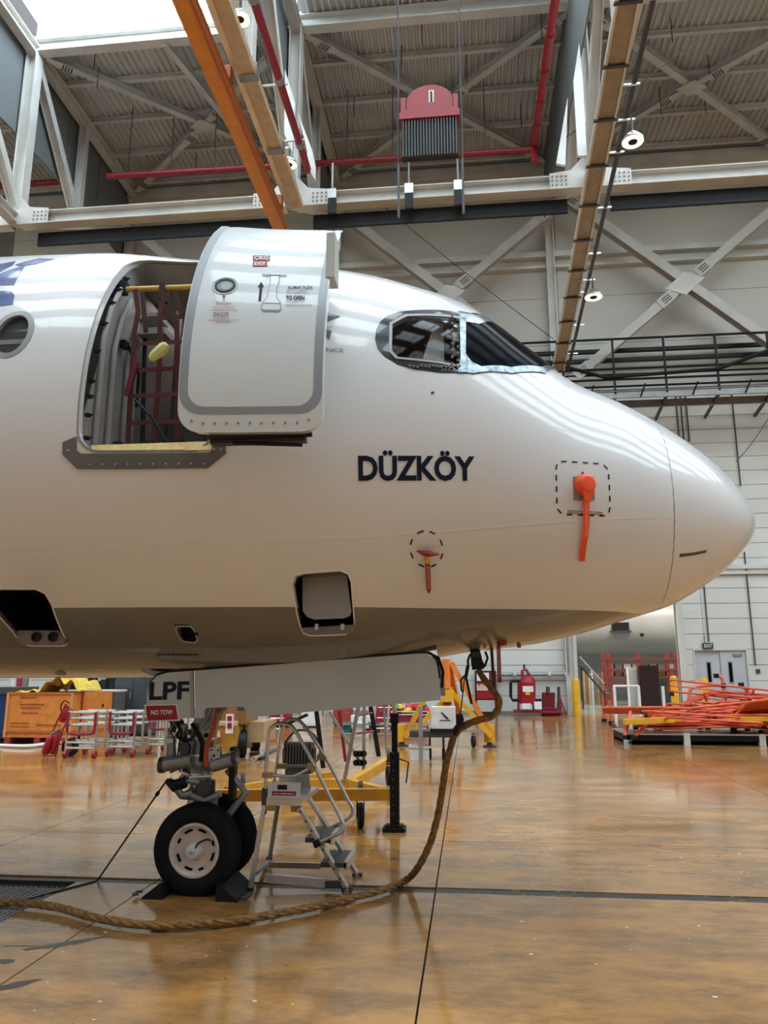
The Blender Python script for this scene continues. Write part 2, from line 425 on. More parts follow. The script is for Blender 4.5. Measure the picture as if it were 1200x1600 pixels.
panel_rows(0.12, 15.4, 22, [-25, -18, -12.25, -6.5, -.8, 4.93, 10.7, 16.4, 24], WALLM, 'cladding_panel')
panel_rows(15.4, RZ - .3, 5, [-25, -18, -6.5, 4.95, 16.4, 24], WALLU, 'upper_cladding_panel')
struct(MB().b2((-45, WY - .05, 0), (OX0 - .02, WY + .04, .14)).b2((OX1, WY - .05, 0), (DX0 - .1, WY + .04, .14)).b2((DX1 + .1, WY - .05, 0), (45, WY + .04, .14)).build('baseboard_back', MIDG))
for (x, z0, z1) in ((-18.0, 0, 26), (-6.5, 0, 26), (4.62, 0, 26), (16.4, 0, 26)):
    MB().ibeam((x, WY - .27, z0), (x, WY - .27, z1), .42, .42, .05, (1, 0, 0)).build('wall_column', STEEL, wall)
# long ledge and gutter beam along the wall
for (z, w_, m) in ((22.9, .30, STEEL), (22.2, .14, STEEL), (RZ - .55, .5, STEELD)):
    MB().b2((-30, WY - .28, z - w_ / 2), (30, WY, z + w_ / 2)).build('wall_rail', m, wall)
struct(MB().b2((OX1 - .0, WY - .12, 0), (OX1 + .3, WY + .4, OZ + .25)).build('trim_1', STEEL))
struct(MB().b2((OX0 - .05, WY - .12, OZ), (OX1 + .3, WY + .4, OZ + .28)).build('trim_2', MIDG))
struct(MB().b2((OX0 - .25, WY - .1, 0), (OX0, WY + .4, OZ + .25)).build('trim_3', STEEL))
struct(MB().b2((9.9, WY - .1, 6.55), (30, WY + .02, 6.75)).b2((9.9, WY - .15, 6.3), (30, WY + .02, 6.42)).build('trim_4', STEEL))
# side walls and front portal, out of view
struct(MB().b2((-45.3, -14, 0), (-45, WY, RZ)).build('wall_left', WALLM))
struct(MB().b2((45, -14, 0), (45.3, WY, RZ)).build('wall_right', WALLM))
# double door
d = struct(MB().b2((DX0 - .07, WY - .05, 0), (DX0, WY + .2, DZ + .07)).b2((DX1, WY - .05, 0), (DX1 + .07, WY + .2, DZ + .07)).b2((DX0, WY - .05, DZ), (DX1, WY + .2, DZ + .07)).build('door_1', STEEL))
mid = (DX0 + DX1) / 2
for k, (a, b) in enumerate(((DX0 + .01, mid - .01), (mid + .01, DX1 - .01))):
    leaf = MB().b2((a, WY + (.1 if k == 0 else .04), .01), (b, WY + (.15 if k == 0 else .09), DZ - .01)).build('door_leaf', DWALL, d)
    y = WY + (.09 if k == 0 else .03)
    cx = (a + b) / 2 + (.05 if k == 0 else -.15)
    MB().b2((cx - .07, y, 1.45), (cx + .07, y + .02, 2.3)).build('vision_pane', WDARK, leaf)
    MB().b2((cx - .10, y - .01, 1.42), (cx - .07, y + .02, 2.33)).b2((cx + .07, y - .01, 1.42), (cx + .10, y + .02, 2.33)).b2((cx - .1, y - .01, 1.39), (cx + .1, y + .02, 1.43)).b2((cx - .1, y - .01, 2.32), (cx + .1, y + .02, 2.36)).build('vision_frame', MIDG, leaf)
    if k: MB().b2((a + .06, y - .03, 1.05), (a + .12, y + .02, 1.3)).tube([(a + .09, y - .02, 1.2), (a + .09, y - .08, 1.2), (a + .22, y - .08, 1.2)], .012, 6).build('door_handle', MIDG, leaf)
    if k: MB().b2((b - .55, y - .06, 2.6), (b - .15, y + .02, 2.7)).build('door_closer', MIDG, leaf)

# ---- roof: deck with trapezoid ribs, purlins, plan braces, skylights
rb = MB(); Y0 = 24.4
ceil = struct(MB().b2((-45, FY, RZ + .16), (45, WY + .4, RZ + .3)).b2((-6.3, Y0, RZ + .16), (45, FY, RZ + .3)).b2((-45, Y0, RZ + .16), (-18.2, FY, RZ + .3)).build('ceiling', DECK))
vs = []; fs = []; pitch_ = .30; n = int(60 / pitch_)
for i in range(n + 1):
    x = -30 + i * pitch_
    for (dx, z) in ((0, 0), (.10, 0), (.15, .11), (.25, .11)):
        ys_ = FY if -18.2 < x < -6.3 else Y0
        vs.append((x + dx, ys_, RZ + z)); vs.append((x + dx, WY, RZ + z))
m = len(vs) // 2
o = MB().add(vs, [(2 * i, 2 * i + 1, 2 * i + 3, 2 * i + 2) for i in range(m - 1)]).build('deck_ribs', DECK, ceil); tag(o, kind='stuff')
for k in range(5):
    y = FY - .3 + .2 + k * 2.42
    if k: MB().ibeam((-30, y, RZ - .14), (30, y, RZ - .14), .18, .26, .02).build('purlin', STEELD, ceil)
# main edge beam of the skylight and the ridge strip
MB().ibeam((-45, FY, RZ - .35), (45, FY, RZ - .35), .45, .6, .04).build('edge_beam', STEEL, ceil)
MB().b2((-6.3, Y0 - .1, RZ - .02), (45, Y0 + .02, RZ + .5)).build('skylight_kerb', STEEL, ceil)
MB().b2((-18.0, 21.6, RZ + .9), (-6.6, FY, RZ + .93)).build('skylight_panel', SKYG, ceil)
for k in range(7): MB().b2((-17.8 + k * 1.8, 21.6, RZ + .78), (-17.74 + k * 1.8, FY, RZ + .88)).build('glazing_bar', STEEL, ceil)
MB().b2((-18.0, FY - .05, RZ + .1), (-6.5, FY + .05, RZ + .95)).build('skylight_kerb', STEEL, ceil)
# skylights over the front part of the hangar
for i in range(8):
    x0 = -41.0 + i * 11.48 - .0
    for j in range(6):
        ya = 21.6 - j * 6.2; yb = ya + (2.7 if j == 0 else 3.4)
        p = MB().b2((x0 + .35, ya, RZ + .25), (x0 + 11.1, yb, RZ + .28)).build('skylight_panel', SKYG, ceil)
        if -30 < x0 < 20:
            q = MB()
            for t_ in range(1, 6): q.b2((x0 + .35 + t_ * 1.79 - .04, ya, RZ + .12), (x0 + .35 + t_ * 1.79 + .04, yb, RZ + .24))
            q.build('glazing_bar', STEEL, p)
for j in range(6):
    y = 21.6 - j * 6.2
    MB().b2((-45, y - 2.8, RZ + .16), (45, y, RZ + .3)).build('roof_plate', DECK, ceil)
    MB().ibeam((-45, y - 1.2, RZ - .35), (45, y - 1.2, RZ - .35), .4, .6, .04).build('roof_beam', STEEL, ceil)
# plan bracing per bay
def brace(p0, p1, name, m, parent, w_=.30, h_=.30, plates=True, nrm=(0, 0, -1)):
    p0, p1 = Vector(p0), Vector(p1)
    o = MB().ibeam(p0, p1, w_, h_, .03, nrm).build(name, m, parent)
    if plates:
        d = (p1 - p0).normalized(); up = Vector(nrm).normalized(); sx = d.cross(up).normalized()
        for (c, sgn) in ((p0, 1), (p1, -1)):
            q = MB(); cc = c + d * sgn * .9
            q.bar(cc - d * .45 + up * (h_ / 2 + .015), cc + d * .45 + up * (h_ / 2 + .015), w_ + .1, .03, nrm)
            q.build('splice_plate', m, o)
            q = MB(); q.bolts(cc + up * (h_ / 2 + .03), d, sx, up, 4, 3, .12, .032).build('bolt_cluster', DARK, o)
    return o
for i in range(3):
    xa, xb = FX[i] + .3, FX[i + 1] - .3; ya, yb = FY + .3, WY - .5; z = RZ - .48
    cx, cy = (xa + xb) / 2, (ya + yb) / 2
    brace((xa, ya, z), (xb, yb, z), 'roof_brace', STEELD, ceil)
    brace((xa, yb, z - .02), (cx - .25, cy + .2, z - .02), 'roof_brace', STEELD, ceil); brace((cx + .25, cy - .2, z - .02), (xb, ya, z - .02), 'roof_brace', STEELD, ceil)
    MB().prism([(cx - .7, cy, z - .2), (cx, cy - .5, z - .2), (cx + .7, cy, z - .2), (cx, cy + .5, z - .2)], (0, 0, -.03)).build('gusset_plate', STEELD, ceil)
MB().ibeam((-12.2, FY, RZ - .62), (-9.6, WY - .3, RZ - .62), .28, .3, .03).build('roof_strut', STEELD, ceil)
# sag rods and hangers dropping from the deck
q = 0
for k in range(26):
    x = random.uniform(-17, 15); y = random.uniform(FY + .5, WY - 1)
    l = random.uniform(.7, 1.6)
    MB().tube([(x, y, RZ), (x, y, RZ - l)], .022, 5).build('hanger_rod', DARK, ceil)

# ---- primary frames: curtain in the frame plane, chord members, nodes
ZB = 19.95
for i, x in enumerate(FX[:3]):
    fr_ = thing('roof_frame', (x, WY - .5, 15), ['white steel roof frame beside the bright skylight at the far end of the roof',
        'roof frame with grey smoke curtain above the orange crane rail', 'roof frame with grey smoke curtain above the beige cable tray'][i], 'roof truss', 'steel roof frames across the bay')
    c = MB().prism([(x - .35, -8, RZ), (x - .35, WY - .1, RZ), (x - .35, WY - .1, 26.4 if i else 24), (x - .35, FY + 2.5, 24.2), (x - .35, FY - 1.5, 23.9), (x - .35, -8, 23.9)], (-.06, 0, 0))
    c.build('smoke_curtain', CURT, fr_)
    k = MB()
    for yy in range(-6, 36, 3): k.b2((x - .35, yy - .04, 23.9 if yy < 27 else 25.6), (x - .27, yy + .04, RZ))
    k.build('curtain_stiffener', CURT, fr_)
    MB().ibeam((x, -8, RZ - .5), (x, WY - .3, RZ - .5), .4, .5, .04).build('top_chord', STEEL, fr_)
    MB().ibeam((x, FY, RZ - .7), (x, FY, ZB + .2), .5, .5, .05, (1, 0, 0)).build('vertical_post', STEEL, fr_)
    ym = FY + 4.4
    MB().ibeam((x, FY + .1, RZ - .9), (x, ym, 22.8), .38, .38, .04, (1, 0, 0)).build('diagonal_member', STEEL, fr_)
    MB().ibeam((x, ym, RZ - .7), (x, ym, 22.9), .36, .36, .04, (1, 0, 0)).build('hanger_member', STEEL, fr_)
    MB().ibeam((x, FY, ZB), (x, ym, 22.6), .42, .42, .04).build('bottom_chord', STEEL, fr_)
    MB().ibeam((x, ym, 22.6), (x, WY - .3, 26.2), .42, .42, .04).build('bottom_chord', STEEL, fr_)
    MB().ibeam((x, -8, ZB), (x, FY, ZB), .42, .42, .04).build('bottom_chord', STEEL, fr_)
    for yy in (20, 13.5, 7):
        MB().ibeam((x, yy, ZB + .2), (x, yy, RZ - .7), .4, .4, .04, (1, 0, 0)).build('vertical_post', STEEL, fr_)
        MB().ibeam((x, yy, RZ - .8), (x, yy + 6.3, ZB + .3), .36, .36, .04, (1, 0, 0)).build('diagonal_member', STEEL, fr_)
    # node plate with bolts, facing the camera and below
    q = MB().prism([(x - 1.5, FY - .27, ZB - .3), (x + 1.5, FY - .27, ZB - .3), (x + 1.5, FY - .27, ZB + .35), (x + .7, FY - .27, ZB + .45), (x + .3, FY - .27, ZB + .9), (x - .3, FY - .27, ZB + .9), (x - .7, FY - .27, ZB + .45), (x - 1.5, FY - .27, ZB + .35)], (0, .03, 0))
    pl = q.build('gusset_plate', STEEL, fr_)
    q = MB()
    for sx in (-1.15, 1.15): q.bolts((x + sx, FY - .27, ZB + .03), (1, 0, 0), (0, 0, 1), (0, -1, 0), 4, 3, .17, .035)
    q.build('bolt_cluster', MIDG, pl)

# ---- long bottom beam with a black strip put in for the dark gap beneath
for i in range(3):
    a, b = FX[i] + .2, FX[i + 1] - .2
    MB().ibeam((a, FY, ZB), (b, FY, ZB), .5, .56, .04).build('tie_beam', STEEL, ceil)
    MB().b2((a + .6, FY + .3, ZB - .95), (b - .6, FY + .42, ZB - .38)).build('dark_gap_strip', BLACK, ceil)
MB().ibeam((-45, FY, ZB), (FX[0] - .2, FY, ZB), .5, .56, .04).build('tie_beam', STEEL, ceil)
# ---- vertical wall bracing (one X per bay)
BY = WY - 1.3; BRC = mat('brace_paint', (.50, .48, .44), .5, var=.1, scale=1)
for i in range(3):
    xa, xb = FX[i] + .1, FX[i + 1] + .1
    ztop, zbot = 25.6, 15.4
    P0, P1 = V(xa, BY, ztop), V(xb, BY, zbot - .2); Q0, Q1 = V(xa, BY, zbot), V(xb, BY, ztop - .6)
    c = P0.lerp(P1, .535)
    brace(P0, P1, 'wall_brace', BRC, wall, .46, .46, True, (0, -1, 0))
    d = (Q1 - Q0).normalized(); cc = Q0.lerp(Q1, .5)
    c1 = Q0.lerp(Q1, .48); c2 = Q0.lerp(Q1, .52)
    brace(Q0, c1, 'wall_brace', BRC, wall, .44, .44, True, (0, -1, 0)); brace(c2, Q1, 'wall_brace', BRC, wall, .44, .44, True, (0, -1, 0))
    MB().prism([cc + V(-.95, -.25, -.25), cc + V(0, -.25, -.6), cc + V(.95, -.25, .25), cc + V(0, -.25, .6)], (0, .03, 0)).build('gusset_plate', STEEL, wall)
for x in FX[:3]:
    MB().bar((x + .1, WY - .4, 25.6), (x + .1, BY + .1, 25.6), .3, .3).build('bracket', STEEL, wall); MB().bar((x + .1, WY - .4, 15.4), (x + .1, BY + .1, 15.4), .3, .3).build('bracket', STEEL, wall)

# ---- catwalk on the wall
cw = thing('wall_catwalk', (6, WY - 1.3, 14.6), 'dark steel catwalk with handrails running along the back wall beyond the nose', 'catwalk')
x0, x1 = 2.0, 24.0; yf, yb_ = WY - 2.4, WY - 1.5
MB().b2((x0, yf, 14.55), (x1, yb_, 14.62)).build('walkway_deck', DARK, cw)
MB().ibeam((x0, yf, 14.35), (x1, yf, 14.35), .12, .34, .02).build('edge_girder', MIDG, cw); MB().ibeam((x0, yb_, 14.2), (x1, yb_, 14.2), .12, .34, .02).build('edge_girder', MIDG, cw)
for z in (15.1, 15.62, 17.1): MB().tube([(x0, yf, z), (x1, yf, z)], .055, 6).build('handrail', BLACK, cw)
for z in (16.85, 17.35): MB().b2((x0, WY - .55, z - .09), (x1, WY - .35, z + .09)).build('busbar', BLACK, cw)
for z in (15.1, 15.7): MB().tube([(x0, yb_, z), (x1, yb_, z)], .05, 6).build('handrail', BLACK, cw)
k = 0
for k in range(10):
    x = x0 + .4 + k * 2.3
    MB().bar((x, yf, 14.4), (x, yf, 17.1), .09, .09, (0, 1, 0)).build('handrail_post', BLACK, cw)
    MB().bar((x, yf, 14.3), (x, WY - .05, 13.9), .1, .14).build('support_bracket', DARK, cw)
    MB().bar((x + 1.1, yf - .02, 14.2), (x + 1.3, yf - .3, 14.75), .05, .05).build('cable_clip', BLACK, cw)
for (a, b) in (((3.9, yf - .05, 16.1), (6.6, yf - .05, 15.2)), ((6.6, yf - .05, 15.2), (11.6, yf - .05, 15.4)), ((11.6, yf - .05, 15.4), (14.5, yf - .05, 16.4))):
    MB().tube([a, b], .09, 8).build('conduit', BLACK, cw)
# conduits down the lower wall
for (px, py0, py1, th) in ((1055, 610, 690, .035), (1062, 610, 690, .035), (1070, 606, 690, .035), (1142, 604, 760, .03), (1074, 606, 700, .0), (1100, 915, 1003, .03), (1163, 862, 1040, .03), (884, 985, 1113, .06)):
    if th == 0: continue
    a = at(px, py0, WY - .06); b = V(a.x, WY - .06, at(px, py1, WY - .06).z)
    if px == 884: b.z = .1
    struct_ = MB().tube([a, b], th, 6).build('conduit', DARK, wall)

# ---- exit sign over the double door
p = at(1107, 1009, WY - .2)
s = thing('exit_sign', (p.x, WY - .1, p.z - .15), 'small dark green exit sign hanging above the grey double door', 'sign')
MB().b2((p.x - .22, WY - .16, p.z - .13), (p.x + .22, WY - .03, p.z + .13)).build('sign_box', mat('exit_green', (.02, .07, .05), .4), s)
flat_text('sign_lettering', 'EXIT', (p.x - .17, WY - .165, p.z - .07), (.34, 0, 0), (0, 0, .14), PAPER, s)
MB().tube([(p.x - .12, WY - .1, p.z + .13), (p.x - .12, WY - .1, p.z + .5)], .015, 5).build('sign_hanger', DARK, s)
p = at(1184, 1049, WY)
tag(MB().b2((p.x - .08, WY - .08, p.z - .08), (p.x + .08, WY, p.z + .1)).build('switch_box', DARK), 'small dark switch box at the lower end of the wall conduit', 'switch')

# ---- overhead services --------------------------------------------------------
cr = thing('crane_rail', (-6.75, 25, 18.9), 'long orange crane rail hung beneath the roof, running toward the back wall', 'crane rail')
MB().ibeam((-6.95, -6, 19.0), (-6.95, 26.2, 19.0), .44, .62, .05).build('rail_beam', ORANGE, cr)
MB().b2((-6.70, -6, 18.62), (-6.62, 26.2, 18.86)).build('rail_flange', mat('crane_orange_dark', (.42, .10, .02), .5), cr)
for y in (25.4, 19, 12): MB().b2((-7.1, y, 19.3), (-6.7, y + .3, 19.75)).build('rail_hanger', mat('crane_orange_dark', (.42, .10, .02), .5), cr)
tr_ = thing('cable_tray', (-6.05, 24, 19.2), 'beige cable tray in sections beside the orange crane rail', 'cable tray', 'cable trays under the roof')
for k in range(8):
    y0 = 25.6 - (k + 1) * 3.3
    MB().b2((-6.35, y0 + .12, 19.25), (-5.9, y0 + 3.3, 19.5)).build('tray_section', TRAY, tr_)
    MB().b2((-6.42, y0 - .15, 19.2), (-5.84, y0 + .14, 19.62)).build('tray_joint', MIDG, tr_)
# second tray coming down to the wall
A, B_ = at(992, -60, 14.5), at(872, 578, WY - 2.75)
t2 = thing('cable_tray', tuple(B_), 'beige cable tray sloping down to the catwalk behind the cockpit', 'cable tray', 'cable trays under the roof')
d = (B_ - A).normalized(); side = d.cross(V(0, 0, 1)).normalized()
MB().bar(A, B_, .42, .10).build('tray_bed', mat('tray_dull_tan', (.34, .27, .19), .55, var=.15), t2)
for sg in (-1, 1): MB().bar(A + side * sg * .25, B_ + side * sg * .25, .06, .2).build('tray_side', STEEL, t2)
L = (B_ - A).length
for k in range(11):
    c = A + d * (L * (k + .5) / 11); MB().bar(c - side * .33 + V(0, 0, -.1), c + side * .33 + V(0, 0, -.1), .09, .06).build('tray_bracket', DARK, t2)
pipe = tag(MB().tube([A + side * .62 + V(0, 0, .1), B_ + side * .45], .07, 8).build('conduit_pipe', DARK), 'thin dark conduit pipe alongside the sloping beige cable tray', 'pipe')
for k in range(8):
    c = A.lerp(B_, (k + .4) / 8) + side * .45 + V(0, 0, .02)
    MB().bar(c - side * .28, c + side * .28, .05, .05).build('pipe_clamp', ALU, pipe)
# lamps
def lamp(p, r, label):
    th = thing('bell_lamp', tuple(p), label, 'lamp', 'round lamps under the roof')
    MB().lathe([(0, r * .98), (.02, r), (.05, r), (.22, r * .55), (.30, r * .3), (.30, 0.01)], p, (0, 0, 1), 24, open_start=True).build('lamp_housing', ALU, th)
    MB().lathe([(0, r * .42), (-.012, r * .42), (-.012, r * .96), (0, r * .96)], p, (0, 0, 1), 24, True).build('lamp_ring', LAMP, th)
    MB().lathe([(0, .02), (-.02, r * .40), (.01, r * .41)], p, (0, 0, 1), 16).build('lamp_core', BLACK, th)
    MB().tube([p + V(0, 0, .3), p + V(0, 0, .75)], .04, 6).build('lamp_stem', DARK, th)
    MB().bar(p + V(-.5, 0, .7), p + V(.1, 0, .7), .05, .05).build('lamp_arm', ALU, th)
lamp(at(375, 30, 17.3), .29, 'round lamp at the top between the orange rail and the red pipe')
lamp(at(452, 257, 24.0), .29, 'round lamp at the far end of the red pipe')
def on_pipe(px, py):
    d0 = ray(px, py).normalized(); best = None
    for k in range(400):
        p = A.lerp(B_, k / 399) + side * (.62 + (.45 - .62) * k / 399) + V(.10, -.20, -.78)
        q = p - V(0, 0, EYE); e = (q - d0 * q.dot(d0)).length
        if best is None or e < best[0]: best = (e, p)
    return best[1]
lamp(on_pipe(964, 219), .30, 'round lamp beside the beige sloping tray, high above the nose')
lamp(on_pipe(910, 461), .33, 'round lamp low on the conduit in front of the pale wall')
# pipes
pr = thing('sprinkler_pipe', (-5.4, 25, 20.3), 'dark red sprinkler pipe running beside the orange rail', 'pipe', 'red sprinkler pipes')
MB().tube([(-5.5, -4, 20.1), (-5.5, 24.6, 20.1)], .13, 10).build('pipe_run', DRED, pr)
for y in range(2, 25, 3): MB().tube([(-5.5, y, 20.1), (-5.5, y + .25, 20.1)], .165, 10).build('pipe_coupling', MIDG, pr)
for y in (17.2, 20.4, 23.0): MB().bar((-6.1, y, 20.15), (-5.3, y, 20.15), .06, .05).build('pipe_bracket', ALU, pr)
pr = thing('sprinkler_pipe', (0, 31, 24.3), 'thin dark red sprinkler pipe crossing along the back of the roof', 'pipe', 'red sprinkler pipes')
za = at(170, 276, 30.5).z; zb_ = at(840, 234, 30.5).z
xa = at(168, 276, 30.5).x; xb = at(835, 234, 30.5).x
MB().tube([(xa, 30.5, za), (xb, 30.5, zb_)], .15, 10).build('pipe_run', DRED, pr)
for k in range(9): MB().tube([(xa + k * 2.1 + 1, 30.5, za + .1), (xa + k * 2.1 + 1, 30.5, RZ)], .02, 5).build('pipe_hanger', DARK, pr)
pr = thing('sprinkler_pipe', (3, 31, 24.3), 'bright red pipe beside the smoke curtain, ending in a drop nozzle', 'pipe', 'red sprinkler pipes')
a, b = at(872, -30, 20.0), at(834, 225, 29.6)
MB().tube([a, b, b + V(0, 0, -.9)], .15, 10).build('pipe_run', RED, pr)
for t_ in (.25, .45, .65, .82): c = a.lerp(b, t_); MB().tube([c, c + (b - a).normalized() * .2], .19, 10).build('pipe_coupling', DRED, pr)
pr = thing('sprinkler_pipe', (-20, 31, 24), 'dark red pipe seen through the frame beside the skylight', 'pipe', 'red sprinkler pipes')
a = at(-20, 292, 33); b = at(105, 283, 33)
MB().tube([a, b], .16, 10).build('pipe_run', DRED, pr)
# red unit heater
hc = at(672, 245, 20.0)
ht = thing('unit_heater', tuple(hc), 'red unit heater with black louvre front hung on rods from the roof', 'heater')
x0, x1, zb0 = hc.x - .84, hc.x + .84, hc.z
zt = zb0 + 1.25
body = MB().prism([(x0, 20, zb0 + .05), (x1, 20, zb0 + .05), (x1, 20, zt), (x0, 20, zt)], (0, .25, 0)); body.build('louvre_box', mat('louvre_black', (.01, .01, .01), .7), ht)  # near-black box behind the slats
for k in range(19):
    xx = x0 + .05 + k * (x1 - x0 - .1) / 18
    MB().b2((xx - .02, 19.9, zb0), (xx + .02, 19.99, zt)).build('louvre_slat', DARK, ht)
MB().prism([(x0 - .06, 19.86, zt), (x1 + .06, 19.86, zt), (x1 + .06, 19.86, zt + .22), (hc.x + .15, 19.86, zt + .5), (hc.x - .15, 19.86, zt + .5), (x0 - .06, 19.86, zt + .22)], (0, .5, 0)).build('hood', RED, ht)
dom = [(hc.x + .7 * math.cos(R(a)), 20.1, zt + .75 + .42 * math.sin(R(a)) * 1.35) for a in range(0, 181, 12)]
MB().prism([(hc.x + .7, 20.1, zt + .2)] + dom + [(hc.x - .7, 20.1, zt + .2)], (0, .7, 0)).build('fan_housing', RED, ht)
for sg in (-1, 1): MB().b2((hc.x + sg * .72, 20.0, zt + .3), (hc.x + sg * .86, 20.3, zt + .85)).build('lifting_lug', RED, ht)
MB().b2((hc.x - .02, 20.07, zt + .6), (hc.x + .14, 20.09, zt + 1.1)).build('rating_label', PAPER, ht)
MB().b2((hc.x + .03, 20.06, zt + .65), (hc.x + .09, 20.075, zt + 1.05)).build('label_print', BLACK, ht)
for sg in (-1, 1):
    MB().tube([(hc.x + sg * .95, 20.1, zb0 - .1), (hc.x + sg * .95, 20.1, RZ)], .03, 6).build('hanger_rod', DARK, ht)
    MB().bar((hc.x + sg * .95, 20.1, zb0 - .1), (hc.x + sg * .95, 20.1, zb0 - 1.9), .07, .07, (0, 1, 0)).build('hanger_rod', DARK, ht)
# brackets riding on the tie beam below the heater
for px in (639, 716, 519):
    p = at(px, 302 if px > 600 else 318, FY - .36)
    bz = thing('beam_bracket', tuple(p), {639: 'small black bracket on the white beam below the heater, nearer the orange rail', 716: 'small black bracket on the white beam below the heater, nearer the nose tip side', 519: 'black bracket on the white beam just beyond the open door'}[px], 'bracket', 'brackets on the white beam')
    MB().b2((p.x - .16, FY - .42, ZB - .8), (p.x + .16, FY - .30, ZB - .15)).build('bracket_box', BLACK, bz)
    MB().b2((p.x - .16, FY - .42, ZB - .15), (p.x + .16, FY - .30, ZB + .25)).build('bracket_plate', ALU, bz)
    MB().tube([(p.x, FY - .35, ZB + .25), (p.x, FY - .35, ZB + 1.4)], .04, 6).build('bracket_rod', MIDG, bz)
# white plates shaped and coloured to stand for bright slivers of light
for (pts, Y, lab) in (([(905, 66), (896, 126), (903, 243), (917, 243), (911, 130)], 24.0, 'tall white plate standing for a sliver of light beside the beige cable tray'),
                      ([(887, 152), (869, 255), (883, 258), (886, 190)], 25.5, 'slim white plate standing for a sliver of light below the red pipe end'),
                      ([(445, 107), (444, 208), (457, 240), (461, 160)], 23.0, 'white plate standing for a sliver of light beside the sprinkler pipe and orange rail'),
                      ([(464, 172), (480, 236), (481, 262), (492, 280), (493, 262), (488, 235)], 24.5, 'slim white plate standing for a sliver of light beside the grey smoke curtain')):
    P_ = [at(x, y, Y) for x, y in pts]
    tag(MB().prism(P_, (0, .12, 0)).build('light_sliver', mat('sliver_white', (.86, .87, .86), .4)), lab, 'steel plate', 'white plates standing for slivers of light')
# slack cables across the wall
for k, (a, b) in enumerate((((590, 315), (865, 530)), ((1200, 655), (1150, 722)), ((870, 225), (1090, 60)))):
    tag(MB().tube(smooth_path([at(*a, 26 if k == 2 else 33), at((a[0] + b[0]) / 2, (a[1] + b[1]) / 2 + 4, 26 if k == 2 else 33), at(*b, 26 if k == 2 else 33)], 4), .02, 5).build('steel_cable', DARK),
        ['thin steel cable slanting down the pale wall to the cockpit', 'thin steel cable on the lower cladding near the nose tip', 'thin slack cable across the roof bracing above the nose'][k], 'cable')

# ================================================================== THE AIRCRAFT
AX, AY, TIP = -2.38, 7.13, 2.60           # nose wheel station, centreline, nose tip
_S = [0, .1, .5, .8, 1.2, 1.6, 2.0, 2.6, 3.0, 3.5, 4.2, 5.0, 6.0, 8.0, 16.0]
_T = [3.202, 3.434, 3.876, 4.099, 4.338, 4.531, 4.868, 5.360, 5.520, 5.676, 5.797, 5.865, 5.99, 6.02, 6.02]
_B = [3.202, 2.97, 2.617, 2.452, 2.329, 2.21, 2.122, 2.05, 1.976, 1.878, 1.832, 1.828, 1.82, 1.815, 1.815]
_W = [0, .30, .68, .86, 1.06, 1.21, 1.34, 1.51, 1.61, 1.71, 1.82, 1.91, 1.97, 1.975, 1.975]
def _slopes(x, y):
    h = [x[i + 1] - x[i] for i in range(len(x) - 1)]; d = [(y[i + 1] - y[i]) / h[i] for i in range(len(h))]
    m = [d[0]] + [0] * (len(x) - 2) + [d[-1]]
    for i in range(1, len(x) - 1):
        if d[i - 1] * d[i] > 0: m[i] = 3 * (h[i - 1] + h[i]) / ((2 * h[i] + h[i - 1]) / d[i - 1] + (h[i] + 2 * h[i - 1]) / d[i])
    return m
_Q = [math.sqrt(s) for s in _S]; _M = [_slopes(_Q, y) for y in (_T, _B, _W)]
def prof(x):
    s = math.sqrt(max(TIP - x, 0)); k = 0
    while k < len(_Q) - 2 and s > _Q[k + 1]: k += 1
    h = _Q[k + 1] - _Q[k]; t = min((s - _Q[k]) / h, 1); o = []
    for y, m in zip((_T, _B, _W), _M):
        o.append((2 * t**3 - 3 * t**2 + 1) * y[k] + (t**3 - 2 * t**2 + t) * h * m[k] + (3 * t**2 - 2 * t**3) * y[k + 1] + (t**3 - t**2) * h * m[k + 1])
    return o
def sf(x, th, off=0.0):
    def p(x, th):
        t, b, w = prof(x); return Vector((x, AY - w * math.cos(th), (t + b) / 2 + (t - b) / 2 * math.sin(th)))
    a = p(x, th)
    if off:
        e = 1e-3; n = (p(x + e, th) - p(x - e, th)).cross(p(x, th + e) - p(x, th - e))
        if n.length > 1e-12:
            n.normalize(); c = Vector((x, AY, 3.6))
            if n.dot(a - c) < 0: n = -n
            a = a + n * off
    return a
def xz(x, z):
    t, b, w = prof(x); return (x, math.asin(max(-1, min(1, (z - (t + b) / 2) / ((t - b) / 2)))))
def hit(px, py, sh=(0, 0, 0)):
    r = ray(px, py); sh = Vector(sh); d = 3.0; best = None
    while d < 8:
        p = Vector((0, 0, EYE)) + r * (d / r.y) - sh
        t, b, w = prof(p.x); u = (p.z - (t + b) / 2) / max((t - b) / 2, 1e-6)
        if abs(u) < 1 and w * math.sqrt(1 - u * u) >= AY - p.y: return xz(p.x, p.z)
        if best is None or abs(u) < best[0]: best = (abs(u), p.x, p.z)
        d += .004
    return xz(best[1], best[2])
def inside(p, poly):
    c = False; n = len(poly)
    for i in range(n):
        a, b = poly[i], poly[i - 1]
        if (a[1] > p[1]) != (b[1] > p[1]) and p[0] < (b[0] - a[0]) * (p[1] - a[1]) / (b[1] - a[1]) + a[0]: c = not c
    return c
def dens(poly, step, closed=True):
    out = []
    for i in range(len(poly) - (0 if closed else 1)):
        a, b = Vector(poly[i]), Vector(poly[(i + 1) % len(poly)]); k = max(1, int((b - a).length / step))
        out += [tuple(a.lerp(b, j / k)) for j in range(k)]
    return out
